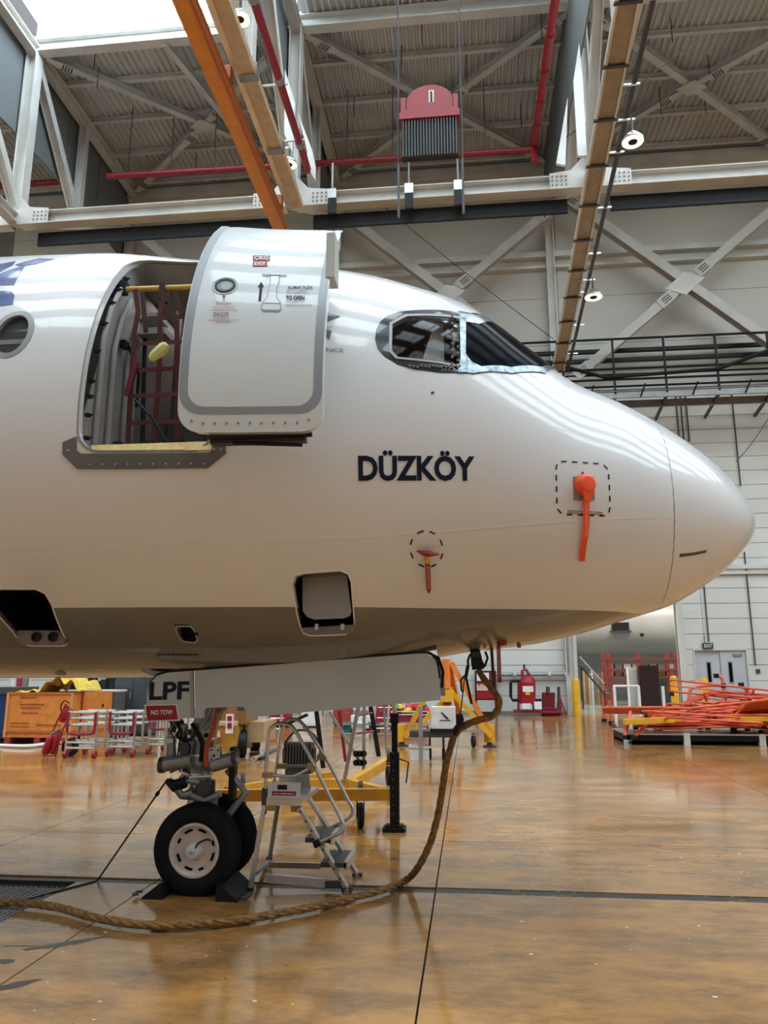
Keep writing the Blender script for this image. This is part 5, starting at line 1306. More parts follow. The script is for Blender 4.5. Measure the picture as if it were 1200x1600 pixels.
MB().tube([at(768, 1012, 7), at(771, 1060, 7), at(772, 1076, 7)], .014, 8).build('wand', mat('wand_maroon', (.08, .01, .015), .5), st_)

# ================================================================== MID-GROUND EQUIPMENT
# ---- yellow towing trestle with its legs, castor wheels and black jack post
tw = thing('yellow_trestle', (-1.8, 10.5, 0), 'low yellow steel trestle frame on castors behind the step ladder', 'trestle')
YA, YC_ = 9.75, 12.4
def bz_(a, b, w_, h_, nm='frame_beam', m=YBEAM, par=None, up=(0, 0, 1)): return MB().bar(a, b, w_, h_, up).build(nm, m, par or tw)
bz_(at(300, 1243, YA), at(608, 1241, YA), .10, .135)
bz_(at(355, 1236, YA + .1), at(413, 1226, 11.4), .10, .10)
bz_(at(430, 1224, YC_), at(560, 1224, YC_), .10, .13)
bz_(at(548, 1226, 11.3), at(606, 1190, 14.0), .12, .15); bz_(at(550, 1225, 11.3), at(600, 1238, 9.9), .12, .12)
bz_(at(413, 1226, 11.4), at(520, 1210, 13.2), .1, .1)
def castor(par, x, y, top, r, hide=False):
    c = sub('castor', par)
    MB().lathe([(-.035, r * .6), (-.035, r * .92), (-.02, r), (.02, r), (.035, r * .92), (.035, r * .6)], (x, y, r), (1, .25, 0), 20).build('castor_wheel', BLACK, c)
    MB().tube([(x, y, top), (x, y, r * 2 + .06)], .03, 8).b2((x - .05, y - .03, r * 2 + .02), (x + .05, y + .03, r * 2 + .05)).b2((x - .05, y - .02, r * .8), (x - .04, y + .02, r * 2 + .04)).b2((x + .04, y - .02, r * .8), (x + .05, y + .02, r * 2 + .04)).build('castor_fork', DARK, c)
p = on(563, 1294); castor(tw, p.x, p.y, .55, .15)
p = on(607, 1226); castor(tw, p.x, p.y, .6, .15)
p = on(377, 1285); castor(tw, p.x, p.y, .6, .13)
jp = thing('jack_post', tuple(on(617, 1299)), 'black steel jack post with flat foot at the corner of the yellow trestle', 'jack')
q = on(617, 1298); q.z = 0
MB().b2((q.x - .14, q.y - .12, 0), (q.x + .13, q.y + .12, .045)).b2((q.x - .11, q.y - .09, .045), (q.x + .10, q.y + .09, .07)).build('foot_plate', BLACK, jp)
zt = at(617, 1175, q.y).z; z2 = at(617, 1130, q.y).z
MB().b2((q.x - .055, q.y - .055, .07), (q.x + .055, q.y + .055, zt)).build('outer_tube', BLACK, jp)
MB().b2((q.x - .035, q.y - .035, zt), (q.x + .035, q.y + .035, z2)).build('inner_tube', BLACK, jp)
MB().b2((q.x - .05, q.y - .05, z2), (q.x + .05, q.y + .05, z2 + .12)).build('head_cap', BLACK, jp)
MB().tube([(q.x, q.y, z2 + .12), (q.x, q.y, z2 + .27)], [.03, .015], 8).build('jack_pin', WOOD, jp)
MB().tube([(q.x + .06, q.y, zt - .08), (q.x + .17, q.y, zt - .12), (q.x + .14, q.y, .55)], .01, 6).build('crank_handle', BLACK, jp)
b = MB()
for k in range(9): b.cyl((q.x - .02, q.y - .056, .2 + k * .1), (q.x - .02, q.y - .062, .2 + k * .1), .014, 8)
b.build('pin_holes', DARK, jp)
# A-frame poles standing on the trestle
legs = [((537, 1226), (560, 1104), 10.6, .05, ALU), ((515, 1112), (566, 1196), 12.6, .06, MIDG), ((494, 1108), (505, 1200), 12.8, .07, BLACK), ((568, 1208), (569, 1104), 12.6, .05, MIDG), ((579, 1104), (592, 1182), 12.8, .07, BLACK), ((600, 1104), (604, 1178), 13.4, .04, MIDG), ((530, 1110), (540, 1190), 12.9, .05, DRED)]
sd = thing('support_stand', (-1.4, 12.0, 0), 'tall folding support stand of grey and black legs rising from the yellow trestle', 'stand')
for (a, b_, Y, w_, m) in legs: MB().bar(at(*a, Y), at(*b_, Y), w_, w_ * .6).build('leg', m, sd)
for (a, b_) in (((558, 1118), (582, 1114)), ((556, 1146), (584, 1143))): MB().tube([at(*a, 12.6), at(*b_, 12.6)], .02, 6).build('cross_bar', DRED, sd)
for k in range(6): c = at(556 + (k % 3) * 6, 1178 + (k // 3) * 14, 12.5); MB().lathe([(0, .05), (.05, .05)], c, (0, 1, 0), 10).build('link_disc', BLACK, sd)
gen = thing('fan_coil', tuple(at(463, 1192, 13.0)), 'small black finned pump unit seen through the ladder handrails', 'pump')
c = at(463, 1190, 13.0)
b = MB()
for k in range(10): b.b2((c.x - .22 + k * .05, 13.0, c.z - .08), (c.x - .20 + k * .05, 13.3, c.z + .30))
b.build('cooling_fins', DARK, gen); MB().b2((c.x - .24, 13.02, c.z - .1), (c.x + .28, 13.28, c.z + .2)).build('pump_casing', BLACK, gen)
MB().tube(smooth_path([(c.x - .2, 13, c.z + .3), (c.x, 13, c.z + .5), (c.x + .3, 13, c.z + .42), (c.x + .45, 13, c.z)], 5), .02, 6).build('hose', BLACK, gen)
MB().bar((c.x - .3, 13.1, c.z + .55), (c.x + .15, 13.1, c.z + .75), .1, .05).build('pump_handle', BLACK, gen)
# legs so it stands
MB().b2((c.x - .2, 13.05, 0), (c.x + .24, 13.25, c.z - .1)).build('pump_stand', DARK, gen)

# ---- yellow tug behind the nose gear
tg = thing('yellow_tug', (-5.6, 17.5, 0), 'ochre yellow industrial tug with black wheels parked behind the nose gear', 'tug')
YT = 17.0
def bx(x0, y0, x1, y1, Y, d_, nm, m, par):
    a, b = at(x0, y1, Y), at(x1, y0, Y)
    return MB().b2((a.x, Y, max(a.z, .0)), (b.x, Y + d_, b.z)).build(nm, m, par)
OCH = mat('tug_ochre', (.48, .24, .03), .4, var=.25, scale=4); BRN = mat('tug_rust', (.26, .12, .04), .5, var=.3, scale=4)
bx(318, 1135, 368, 1176, YT, 1.4, 'tug_body', OCH, tg); bx(318, 1108, 340, 1136, YT + .5, .9, 'tug_cab', BRN, tg); bx(345, 1104, 385, 1132, YT + .3, 1.0, 'engine_cover', BRN, tg)
bx(330, 1128, 366, 1134, YT - .05, .3, 'bumper_bar', mat('tug_cream', (.65, .45, .25), .5), tg); bx(326, 1150, 344, 1160, YT - .03, .05, 'tail_panel', BRN, tg)
bx(335, 1142, 344, 1152, YT - .06, .04, 'head_lamp', mat('lamp_peach', (.8, .55, .35), .3), tg)
bx(352, 1116, 364, 1146, YT - .2, .06, 'warning_board', PAPER, tg); bx(355, 1119, 362, 1126, YT - .22, .03, 'board_stripe', RED, tg); bx(355, 1130, 362, 1138, YT - .22, .03, 'board_stripe', RED, tg)
bx(382, 1128, 412, 1160, YT + .6, 1.2, 'rear_box', WOOD, tg)
for (px, py) in ((376, 1183), (398, 1172), (325, 1182)):
    c = on(px, py); MB().lathe([(-.12, .15), (-.13, .24), (-.1, .30), (.1, .30), (.13, .24), (.12, .15)], (c.x, c.y, .30), (1, .3, 0), 24).build('wheel', BLACK, tg)
    MB().lathe([(-.14, .14), (-.12, .001)], (c.x, c.y, .30), (1, .3, 0), 16).build('wheel_hub', MIDG, tg)
tb_ = thing('tow_bar', (-4.6, 16, .3), 'grey tow bar with coupling lying beside the yellow tug', 'tow bar')
MB().tube([on(396, 1186, .05), on(412, 1180, .05), on(440, 1166, .25)], .05, 8).build('bar_tube', MIDG, tb_); MB().lathe([(0, .06), (.1, .06), (.1, .03), (0, .03)], on(396, 1186, .07), (0, 1, 0), 14, True).build('tow_eye', ALU, tb_)
MB().b2(tuple(on(396, 1188, .0)), tuple(on(414, 1182, .05))).build('bar_skid', BLACK, tb_)

# ---- aluminium scaffold frames stacked on castors
def frame_stack(x0, x1, Y, zt, label, red=True):
    t = thing('scaffold_trolley', ((x0 + x1) / 2, Y, 0), label, 'scaffold', 'aluminium scaffold trolleys')
    for j, yy in enumerate((Y, Y + .45, Y + .9)):
        for x in (x0, x1): MB().tube([(x, yy, .16), (x, yy, zt)], .03, 8).build('upright', ALU, t)
        for z in (.22, .34, zt - .3, zt - .16, zt - .03): MB().tube([(x0, yy, z), (x1, yy, z)], .026, 8).build('rung', ALU, t)
        if j == 0:
            for x in (x0 + .35 * (x1 - x0), x0 + .6 * (x1 - x0)): MB().tube([(x, yy + .2, .3), (x, yy + .2, zt - .3)], .022, 6).build('inner_upright', ALU, t)
            MB().tube(smooth_path([(x0 + .02, yy - .05, zt - .02), (x0 + .02, yy - .05, zt * .62), (x0 + .1, yy - .05, zt * .52), (x1 - .1, yy - .05, zt * .52), (x1 - .02, yy - .05, zt * .62), (x1 - .02, yy - .05, zt - .02)], 4), .032, 8).build('red_bow', DRED, t)
    for x in (x0, x1):
        for yy in (Y, Y + .9):
            MB().lathe([(-.03, .05), (-.035, .08), (.035, .08), (.03, .05)], (x, yy, .08), (1, 0, 0), 14).build('castor_wheel', DRED, t)
            MB().bar((x, yy, .08), (x, yy, .17), .04, .04, (0, 1, 0)).build('castor_stem', DARK, t)
    for x in (x0, x1): MB().tube([(x, Y, zt - .05), (x, Y + .9, zt - .05)], .024, 6).build('side_rail', ALU, t)
frame_stack(-9.0, -8.32, 16.9, 1.02, 'aluminium scaffold trolley with a red bow, next to the fire extinguisher trolley')
frame_stack(-8.2, -7.6, 17.3, 1.0, 'aluminium scaffold trolley in the middle of the row near the nose gear')
frame_stack(-7.5, -6.9, 17.9, 1.12, 'aluminium scaffold trolley closest to the no tow placard')
# ---- extinguisher trolley
ex = thing('extinguisher_trolley', tuple(on(95, 1180)), 'red wheeled fire extinguisher trolley leaning in front of the orange crate', 'fire extinguisher')
EY = 17.2
def E_(px, py, o=0): return at(px, py, EY + o)
for (a, b, r, o) in (((70, 1178), (80, 1150), .085, 0), ((83, 1179), (92, 1143), .085, .05), ((97, 1128), (105, 1105), .075, .05)):
    A_, B2 = E_(*a, o), E_(*b, o); A_.z = max(A_.z, .05); d = (B2 - A_).normalized()
    MB().tube([A_, A_ + d * .03, B2 - d * .06, B2, B2 + d * .03], [r * .8, r, r, r * .5, r * .3], 14).build('cylinder_bottle', RED, ex)
MB().tube([E_(68, 1181), E_(88, 1130), E_(103, 1100), E_(115, 1112)], .02, 8).build('trolley_frame', DRED, ex)
MB().tube([E_(86, 1182, -.05), E_(98, 1140, -.05), E_(110, 1118, -.05)], .02, 8).build('trolley_frame', DRED, ex)
MB().tube(smooth_path([E_(97, 1116), E_(95, 1104), E_(101, 1095), E_(108, 1099)], 4), .014, 6).build('discharge_hose', BLACK, ex)
MB().tube([E_(80, 1147), E_(96, 1138)], .025, 8).build('valve_head', MIDG, ex); MB().b2(tuple(E_(66, 1183)), tuple(E_(88, 1180, .2))).build('toe_plate', DARK, ex)
c = on(105, 1182); MB().lathe([(-.05, .10), (-.06, .19), (.06, .19), (.05, .10)], (c.x, c.y + .1, .19), (.25, 1, 0), 24).build('wheel', BLACK, ex)
MB().lathe([(-.065, .11), (-.06, .001)], (c.x, c.y + .1, .19), (.25, 1, 0), 16).build('wheel_hub', BRICKR, ex)
# ---- orange crate, yellow cloth, blue bin, white pipe
cr_ = thing('board_crate', (-11.8, 20.3, 0), 'large orange board crate with faint printed text, yellow cloth on its top', 'crate')
def F_(px, py, Y): return at(px, py, Y)
xa, xb = F_(9, 1120, 20).x, F_(113, 1120, 20).x; zt = F_(60, 1083, 20).z
MB().b2((xa, 20.0, .17), (xb, 21.6, zt)).build('crate_body', CRATE, cr_)
MB().b2((xa - .03, 19.96, .30), (xb + .03, 21.64, .36)).b2((xa - .02, 19.97, zt - .03), (xb + .02, 21.63, zt + .02)).build('crate_batten', mat('crate_dark', (.5, .15, .03), .6), cr_)
for xq in (xa, xb - .06): MB().b2((xq, 19.95, .17), (xq + .06, 19.99, zt)).build('crate_corner', mat('crate_corner_tan', (.7, .33, .12), .6), cr_)
for x in (xa + .1, (xa + xb) / 2, xb - .2): MB().b2((x - .08, 20.0, 0), (x + .08, 21.5, .17)).build('skid', BRICKR, cr_)
INK = mat('crate_ink', (.26, .06, .02), .6)
for (body, px, py, w_, h_) in (('UÇAK PARÇASI', 32, 1091, 26, 4), ('DİKKATLİ TAŞIYINIZ', 32, 1102, 38, 4), ('HANDLE WITH CARE', 32, 1107, 34, 3), ('THIS SIDE UP', 34, 1115, 26, 3), ('A.O.G. MATERIAL', 16, 1131, 30, 3), ('KEEP DRY AND CLEAN', 56, 1134, 40, 3), ('AIRCRAFT PARTS ONLY', 16, 1136, 32, 2.5)):
    a = F_(px, py, 19.99); b = F_(px + w_, py - h_, 19.99); faint_print('faded_print', a - V(0, .005, 0), (b.x - a.x, 0, 0), (0, 0, (b.z - a.z) * .7), INK, cr_, len(body) * .7, px + py)
MB().lathe([(0, .05), (-.02, .05), (-.02, .001)], (xb + .55, 20.6, .98), (1, 0, 0), 10).build('crate_hole', BLACK, cr_)
x2 = F_(140, 1120, 20.6).x
cr2 = thing('board_crate', (x2, 20.6, 0), 'narrow orange board box beside the big printed crate', 'crate')
MB().b2((xb + .06, 20.4, .0), (x2, 21.9, zt + .02)).build('crate_body', CRATE, cr2)
MB().b2((xb + .04, 20.37, .27), (x2 + .02, 21.92, .33)).build('crate_batten', MATS['crate_dark'], cr2)
MB().lathe([(0, .05), (-.01, .001)], (F_(124, 1098, 20.38).x, 20.38, F_(124, 1098, 20.38).z), (0, 1, 0), 10).build('crate_hole', BLACK, cr2)
cl = MB(); NX, NY_ = 28, 10; vs = []; fs = []
for j in range(NY_ + 1):
    for i in range(NX + 1):
        u, v = i / NX, j / NY_
        x = xa + .2 + u * (xb - xa - .1); y = 20.05 + v * 1.4
        z = zt + .03 + .40 * math.exp(-((u - .62) / .2) ** 2) + .22 * math.exp(-((u - .88) / .08) ** 2) + .05 * math.sin(u * 31 + v * 5) * (.3 + math.sin(u * 3)) + .02 * math.sin(v * 17)
        vs.append((x, y, max(z, zt + .025)))
for j in range(NY_):
    for i in range(NX): a = j * (NX + 1) + i; fs.append((a, a + 1, a + NX + 2, a + NX + 1))
n = len(vs); vs += [(x, y, z - .02) for x, y, z in vs]; fs += [tuple(k + n for k in f[::-1]) for f in fs]
for i in range(NX): fs += [(i, i + n, i + 1 + n, i + 1)]
tag(MB().add(vs, fs, True).build('yellow_cloth', PVCY), 'crumpled yellow plastic cloth heaped on the large orange crate', 'cloth')
bb_ = thing('blue_bin', (-13.4, 20.2, 0), 'tall dark blue plastic bin at the edge beside the orange crate', 'bin')
xr = F_(12, 1120, 20.2).x
MB().b2((xr - 1.6, 20.2, .12), (xr, 21.4, F_(5, 1084, 20.2).z)).build('bin_body', BINB, bb_); MB().b2((xr - 1.65, 20.15, F_(5, 1084, 20.2).z), (xr + .1, 21.45, F_(5, 1074, 20.2).z)).build('bin_lid', SLATE, bb_)
MB().b2((xr - 1.5, 20.3, .0), (xr - .1, 21.3, .12)).build('bin_base', BLACK, bb_)
tag(MB().tube(smooth_path([F_(-20, 1164, 19.3), on(40, 1166, .05), on(75, 1162, .05), on(128, 1157, .05)], 4), .045, 8).build('white_pipe', PAPER), 'long white pipe lying on the floor in front of the orange crate', 'pipe')
tag(MB().b2(tuple(F_(-10, 1074, 20.6)), tuple(F_(14, 1063, 21.3))).build('white_bag', PAPER), 'white bag lying on top of the blue bin', 'bag')
# ---- cabinets and shelves behind
def simple_cab(x0, y0, x1, y1, Y, d_, m, name, label, cat, doors=0, handle=True, group=None):
    a, b = at(x0, y1, Y), at(x1, y0, Y); zb_ = 0.0
    t = thing(name, ((a.x + b.x) / 2, Y, 0), label, cat, group)
    MB().b2((a.x, Y, .05), (b.x, Y + d_, b.z)).build('cabinet_body', m, t)
    MB().b2((a.x + .05, Y + .05, 0), (b.x - .05, Y + d_ - .05, .05)).build('plinth', BLACK, t)
    for k in range(doors):
        u0 = a.x + (b.x - a.x) * k / doors + .015; u1 = a.x + (b.x - a.x) * (k + 1) / doors - .015
        o = MB().b2((u0, Y - .02, .1), (u1, Y, b.z - .03)).build('cabinet_door', m, t)
        MB().b2((u1 - .08, Y - .05, b.z * .55), (u1 - .05, Y - .02, b.z * .65)).build('door_handle', MIDG, o)
    return t, a, b
simple_cab(176, 1045, 240, 1115, 23, .7, SLATE, 'steel_cabinet', 'tall slate grey cabinet behind the scaffold trolleys', 'cabinet', 2)
t, a, b = simple_cab(141, 1081, 180, 1115, 22, .7, mat('bench_grey', (.11, .11, .11), .5), 'tool_bench', 'low dark grey bench cabinet with a white edge beside the slate cabinet', 'bench', 2)
MB().b2((a.x - .7, 21.9, b.z), (b.x, 22.8, b.z + .05)).build('bench_top', PAPER, t); MB().b2((a.x - .65, 22.1, 0), (a.x - .6, 22.2, b.z)).build('leg', DARK, t)
rk = thing('equipment_rack', (-11, 24, 0), 'black equipment rack with white uprights behind the bench', 'rack')
for px in (104, 124, 134, 150, 166, 178):
    MB().bar(V(at(px, 1080, 24).x, 24, 0), V(at(px, 1080, 24).x, 24, 2.0), .06, .05, (0, 1, 0)).build('rack_upright', ALU if px in (124, 134) else BLACK, rk)
for z in (.9, 1.35, 1.85): MB().b2((at(104, 1080, 24).x, 23.95, z - .02), (at(178, 1080, 24).x, 24.6, z + .02)).build('rack_shelf', BLACK, rk)
for k in range(6):
    x = at(106 + k * 12, 1080, 24).x
    MB().b2((x, 24.1, 1.37), (x + .18, 24.5, 1.6 + .05 * (k % 3))).build('stored_box', [BLACK, DARK, SLATE][k % 3], rk)
for k, (px, m, nm) in enumerate(((22, PAPER, 'pale'), (31, mat('magenta_cloth', (.4, .02, .1), .7), 'magenta'), (39, MIDG, 'grey'))):
    a = at(px - 4, 1082, 23); b = at(px + 5, 1050, 23)
    t = thing('rolled_sheet', (a.x, 23, 0), nm + ' rolled sheet standing upright behind the orange crate', 'roll', 'rolled sheets')
    MB().lathe([(0, .10), (b.z, .10), (b.z, .06), (b.z - .05, .05)], ((a.x + b.x) / 2, 23, 0), (0, 0, 1), 14).build('roll', m, t)

# ---- orange tripod jack
tj = thing('tripod_jack', (-.3, 20.5, 0), 'tall orange tripod aircraft jack standing under the nose', 'jack')
YJ = 20.3; ORJ = mat('jack_orange', (.80, .23, .04), .4, var=.1)
ap = at(697, 1030, YJ)
MB().tube([V(ap.x + .0, YJ, .35), V(ap.x, YJ, ap.z)], .11, 16).build('jack_cylinder', ORJ, tj); MB().tube([V(ap.x, YJ, ap.z - 1.15), V(ap.x, YJ, ap.z - .75)], .12, 16).build('jack_collar', DRED, tj)
for (fx, fy, tx, ty, o) in ((770, 1152, 705, 1035, 0), (633, 1152, 688, 1040, 0), (720, 1130, 702, 1035, 1.2)):
    A_ = at(tx, ty, YJ); B2 = at(fx, fy, YJ + o); MB().bar(A_, B2, .13, .13).build('jack_leg', ORJ if fx != 633 else YBEAM, tj)
for (a, b) in (((700, 1075), (768, 1150)), ((693, 1095), (640, 1150))): MB().bar(at(*a, YJ), at(*b, YJ), .14, .12).build('jack_brace', YEL, tj)
MB().b2(tuple(at(690, 1078, YJ - .3)), tuple(at(710, 1096, YJ + .1))).build('pump_block', YEL, tj)
MB().tube([at(684, 1072, YJ), at(706, 1077, YJ)], .06, 8).build('pump_pipe', ORJ, tj)
for (px, py) in ((765, 1167), (628, 1166)):
    c = on(px, py); c.z = 0
    MB().tube([c + V(0, 0, .12), c + V(0, 0, .55)], .14, 12).build('foot_tube', YEL, tj); MB().lathe([(0, .17), (.03, .17), (.05, .08), (.14, .05)], c, (0, 0, 1), 16).build('foot_pad', DARK, tj)
c = on(740, 1168); castor(tj, c.x, c.y, .45, .15)
MB().bar(at(700, 1142, YJ), at(762, 1142, YJ), .1, .08).build('axle_beam', ALU, tj)
# cart with white box
ct = thing('control_cart', tuple(on(690, 1160)), 'white control box with black emblem on a small dark cart', 'cart')
CY = 17.3
bx(674, 1105, 711, 1139, CY, .5, 'control_box', mat('box_white', (.74, .73, .70), .5, var=.15, scale=5), ct)
a = at(684, 1128, CY - .01); b = at(706, 1112, CY - .01)
MB().add([at(x, y, CY - .02) for x, y in [(688, 1113), (691, 1113), (702, 1124), (698, 1124)]], [(0, 1, 2, 3)]).build('box_emblem', NAVY, ct)
MB().add([at(x, y, CY - .02) for x, y in [(687, 1125), (704, 1125), (704, 1126.5), (687, 1126.5)]], [(0, 1, 2, 3)]).build('box_emblem', NAVY, ct)
bx(672, 1139, 713, 1143, CY - .05, .6, 'cart_top', BLACK, ct); bx(640, 1143, 708, 1152, CY, .6, 'cart_tray', DARK, ct)
for px in (682, 700):
    c = on(px, 1163); MB().lathe([(-.03, .07), (-.035, .11), (.035, .11), (.03, .07)], (c.x, CY + .3, .11), (1, 0, 0), 14).build('castor_wheel', BLACK, ct)
    MB().bar((c.x, CY + .3, .1), (c.x, CY + .3, at(640, 1152, CY).z), .05, .05, (0, 1, 0)).build('castor_stem', DARK, ct)
c = on(655, 1187)
tg_ = thing('plastic_tub', tuple(c), 'small white plastic tub on the floor beside the black jack post', 'tub')
MB().b2((c.x - .20, c.y, 0), (c.x + .22, c.y + .35, .26)).build('tub_body', mat('tub_pale', (.8, .8, .78), .4, var=.1), tg_); MB().b2((c.x - .23, c.y - .03, .25), (c.x + .25, c.y + .38, .29)).build('tub_lid', PAPER, tg_)
tag(MB().tube([V(at(657, 1105, 17).x, 17, 0), at(657, 1104, 17)], .045, 8).build('thin_post', MIDG), 'thin grey post standing behind the plastic tub', 'post')
# ---- clutter between the gear and the jack
CLUT = [(418, 1092, 452, 1150, 27, 'red_cabinet', 'red tool cabinet with drawers behind the tug, beside the white panel', 'cabinet', RED, 2),
        (470, 1092, 498, 1150, 27, 'white_panel_cart', 'white sheet metal locker behind the ladder handrails', 'locker', PAPER, 1),
        (585, 1095, 612, 1140, 28, 'red_cabinet', 'red tool cabinet behind the black jack post', 'cabinet', DRED, 2),
        (520, 1100, 548, 1140, 28, 'red_cabinet', 'red tool cabinet with two doors seen between the stand legs', 'cabinet', BRICKR, 2),
        (548, 1118, 580, 1136, 26, 'white_chest', 'low white chest seen between the stand legs', 'chest', PAPER, 1)]
for (x0, y0, x1, y1, Y, nm, lab, cat, m, dn) in CLUT: simple_cab(x0, y0, x1, y1, Y, .6, m, nm, lab, cat, dn)
wt = thing('work_table', (-2.5, 25, 0), 'long pale work table across the floor behind the support stand', 'table')
a, b = at(530, 1146, 24.5), at(670, 1146, 24.5)
MB().b2((a.x, 24.5, a.z - .04), (b.x, 25.3, a.z)).build('table_top', STEEL, wt)
for x in (a.x + .05, (a.x + b.x) / 2, b.x - .1): MB().b2((x, 24.55, 0), (x + .06, 24.62, a.z - .04)).build('leg', MIDG, wt); MB().b2((x, 25.2, 0), (x + .06, 25.27, a.z - .04)).build('leg', MIDG, wt)
MB().b2((a.x, 24.55, .25), (b.x, 25.2, .29)).build('lower_shelf', MIDG, wt)
for k, (px, m, cn) in enumerate(((540, mat('green_box', (.02, .18, .12), .5), 'green'), (562, PAPER, 'white'), (585, DARK, 'dark grey'), (632, MIDG, 'grey'))):
    c = at(px, 1146, 24.8); t = thing('parts_box', (c.x, 24.8, a.z), cn + ' parts box standing on the long pale work table', 'box', 'parts boxes on the work table')
    MB().b2((c.x - .16, 24.7, a.z), (c.x + .16, 25.0, a.z + .28)).build('box_body', m, t); MB().b2((c.x - .18, 24.68, a.z + .28), (c.x + .18, 25.02, a.z + .32)).build('box_lid', m, t)
cg = thing('cloth_cage', (-.9, 26, 0), 'steel cage trolley heaped with red, pink and yellow cloths', 'trolley')
a, b = at(612, 1140, 26), at(668, 1112, 26)
for x in (a.x, b.x):
    for y in (26, 26.8): MB().tube([(x, y, .08), (x, y, b.z)], .02, 6).build('cage_post', PAPER, cg)
for z in (.15, .5, b.z): MB().tube([(a.x, 26, z), (b.x, 26, z), (b.x, 26.8, z), (a.x, 26.8, z), (a.x, 26, z)], .015, 6).build('cage_rail', PAPER, cg)
MB().b2((a.x, 26.02, .1), (b.x, 26.78, b.z - .1)).build('cage_liner', DRED, cg)
for x in (a.x, b.x): MB().lathe([(-.02, .05), (-.02, .08), (.02, .08), (.02, .05)], (x, 26, .08), (1, 0, 0), 12).build('castor_wheel', BLACK, cg)
CC = [mat('cloth_red', (.5, .02, .03), .8), mat('cloth_pink', (.6, .08, .15), .8), mat('cloth_yellow', (.75, .5, .05), .8), mat('cloth_green', (.1, .3, .1), .8)]
for k in range(14):
    c = V(random.uniform(a.x + .1, b.x - .1), random.uniform(26.1, 26.6), b.z + random.uniform(-.05, .22)); r_ = random.uniform(.12, .2)
    MB().lathe([(-r_ * .7, r_ * .2), (-r_ * .4, r_ * .8), (0, r_), (r_ * .4, r_ * .75), (r_ * .6, r_ * .2)], c, (random.random() - .5, random.random() - .5, 1), 9).build('bundled_cloth', CC[k % 4], cg)
for k, (px, Y, lab) in enumerate(((430, 22, 'pale aluminium ladder leaning behind the step ladder, nearest the tug'), (598, 22.5, 'pale aluminium ladder standing near the black jack post'))):
    t = thing('aluminium_ladder', (at(px, 1150, Y).x, Y, 0), lab, 'ladder', 'aluminium ladders in the equipment row')
    x = at(px, 1150, Y).x
    for dx in (-.2, .2): MB().bar((x + dx - .1, Y, .0), (x + dx + .1, Y + .3, 2.6), .07, .04).build('ladder_rail', ALU, t)
    for q_ in range(8): MB().tube([(x - .3 + q_ * .024 + .1, Y + .034 * q_ + .03, .3 + q_ * .29), (x + .1 + q_ * .024 + .1, Y + .034 * q_ + .03, .3 + q_ * .29)], .016, 6).build('ladder_rung', ALU, t)

# ================================================================== FAR WALL FITTINGS
fire = thing('fire_board', (1.6, 36.3, 0), 'red and white fire equipment board on the far wall, behind the power cable', 'fire board')
bx(743, 1048, 775, 1113, 36.2, .15, 'board_frame', mat('board_black', (.03, .01, .01), .5), fire); bx(745, 1066, 773, 1092, 36.1, .08, 'red_panel', RED, fire); bx(745, 1051, 764, 1064, 36.1, .08, 'white_notice', PAPER, fire)
bx(766, 1051, 773, 1064, 36.1, .08, 'red_panel', DRED, fire); bx(745, 1069, 762, 1079, 36.05, .08, 'pink_notice', mat('notice_pink', (.7, .5, .45), .5), fire); bx(746, 1094, 773, 1112, 36.1, .08, 'lower_panel', mat('panel_grey', (.5, .51, .48), .5), fire)
for (px, py) in ((748, 1069), (756, 1069)): bx(px, py, px + 2, py + 2, 36.0, .05, 'notice_print', RED, fire)
pm = thing('pump_station', (2.9, 35.4, 0), 'red fire pump station with valves and white dial on a red skid', 'pump')
PYY = 35.2
bx(804, 1110, 878, 1114, PYY - .2, 1.0, 'skid', DRED, pm)
def pt_(px, py, Y=PYY): return at(px, py, Y)
MB().tube([pt_(824, 1100), pt_(824, 1066)], .36, 16).build('pressure_tank', RED, pm)
MB().tube([pt_(824, 1066), pt_(824, 1058), pt_(824, 1055)], [.36, .28, .1], 16).build('tank_dome', RED, pm)
MB().b2(tuple(pt_(817, 1081, PYY - .42)), tuple(pt_(833, 1072, PYY - .36))).build('gauge_plate', PAPER, pm); MB().b2(tuple(pt_(821, 1086, PYY - .42)), tuple(pt_(828, 1081, PYY - .38))).build('warning_label', YEL, pm)
MB().b2(tuple(pt_(816, 1108, PYY - .42)), tuple(pt_(829, 1099, PYY - .3))).build('label_plate', PAPER, pm); MB().b2(tuple(pt_(835, 1108, PYY - .3)), tuple(pt_(846, 1096, PYY - .2))).build('label_plate', PAPER, pm)
for px in (810, 834): MB().bar(pt_(px, 1110), pt_(px, 1066), .1, .1, (0, 1, 0)).build('stand_post', DRED, pm)
MB().tube([pt_(816, 1064), pt_(816, 1048), pt_(822, 1046), pt_(828, 1056)], .07, 8).build('valve_pipe', DRED, pm); MB().tube([pt_(819, 1048), pt_(819, 1038)], .05, 8).build('vent_stem', DARK, pm)
MB().tube([pt_(834, 1064), pt_(799, 1064), pt_(798, 1068), pt_(798, 1088), pt_(801, 1094), pt_(846, 1094)], .07, 8).build('feed_pipe', BLACK, pm)
hr = thing('hose_reel', (3.9, 35.3, 0), 'dark red fire hose folded on a rack beside the pump station', 'hose reel')
for k in range(9): MB().tube([pt_(848 + k * 2.2, 1106, 35.4), pt_(848 + k * 2.2, 1082, 35.4)], .045, 6).build('hose_fold', DRED if k % 2 else mat('hose_maroon', (.12, .02, .03), .6), hr)
MB().tube([pt_(856, 1084, 35.35), pt_(856, 1073, 35.35)], .09, 8).build('nozzle', DARK, hr); MB().b2(tuple(pt_(846, 1108, 35.2)), tuple(pt_(868, 1106, 35.7))).build('rack_base', DRED, hr)
MB().b2((pt_(846, 1106, 35.4).x, 35.25, 0), (pt_(868, 1106, 35.4).x, 35.7, pt_(846, 1108, 35.3).z)).build('rack_plinth', DRED, hr)
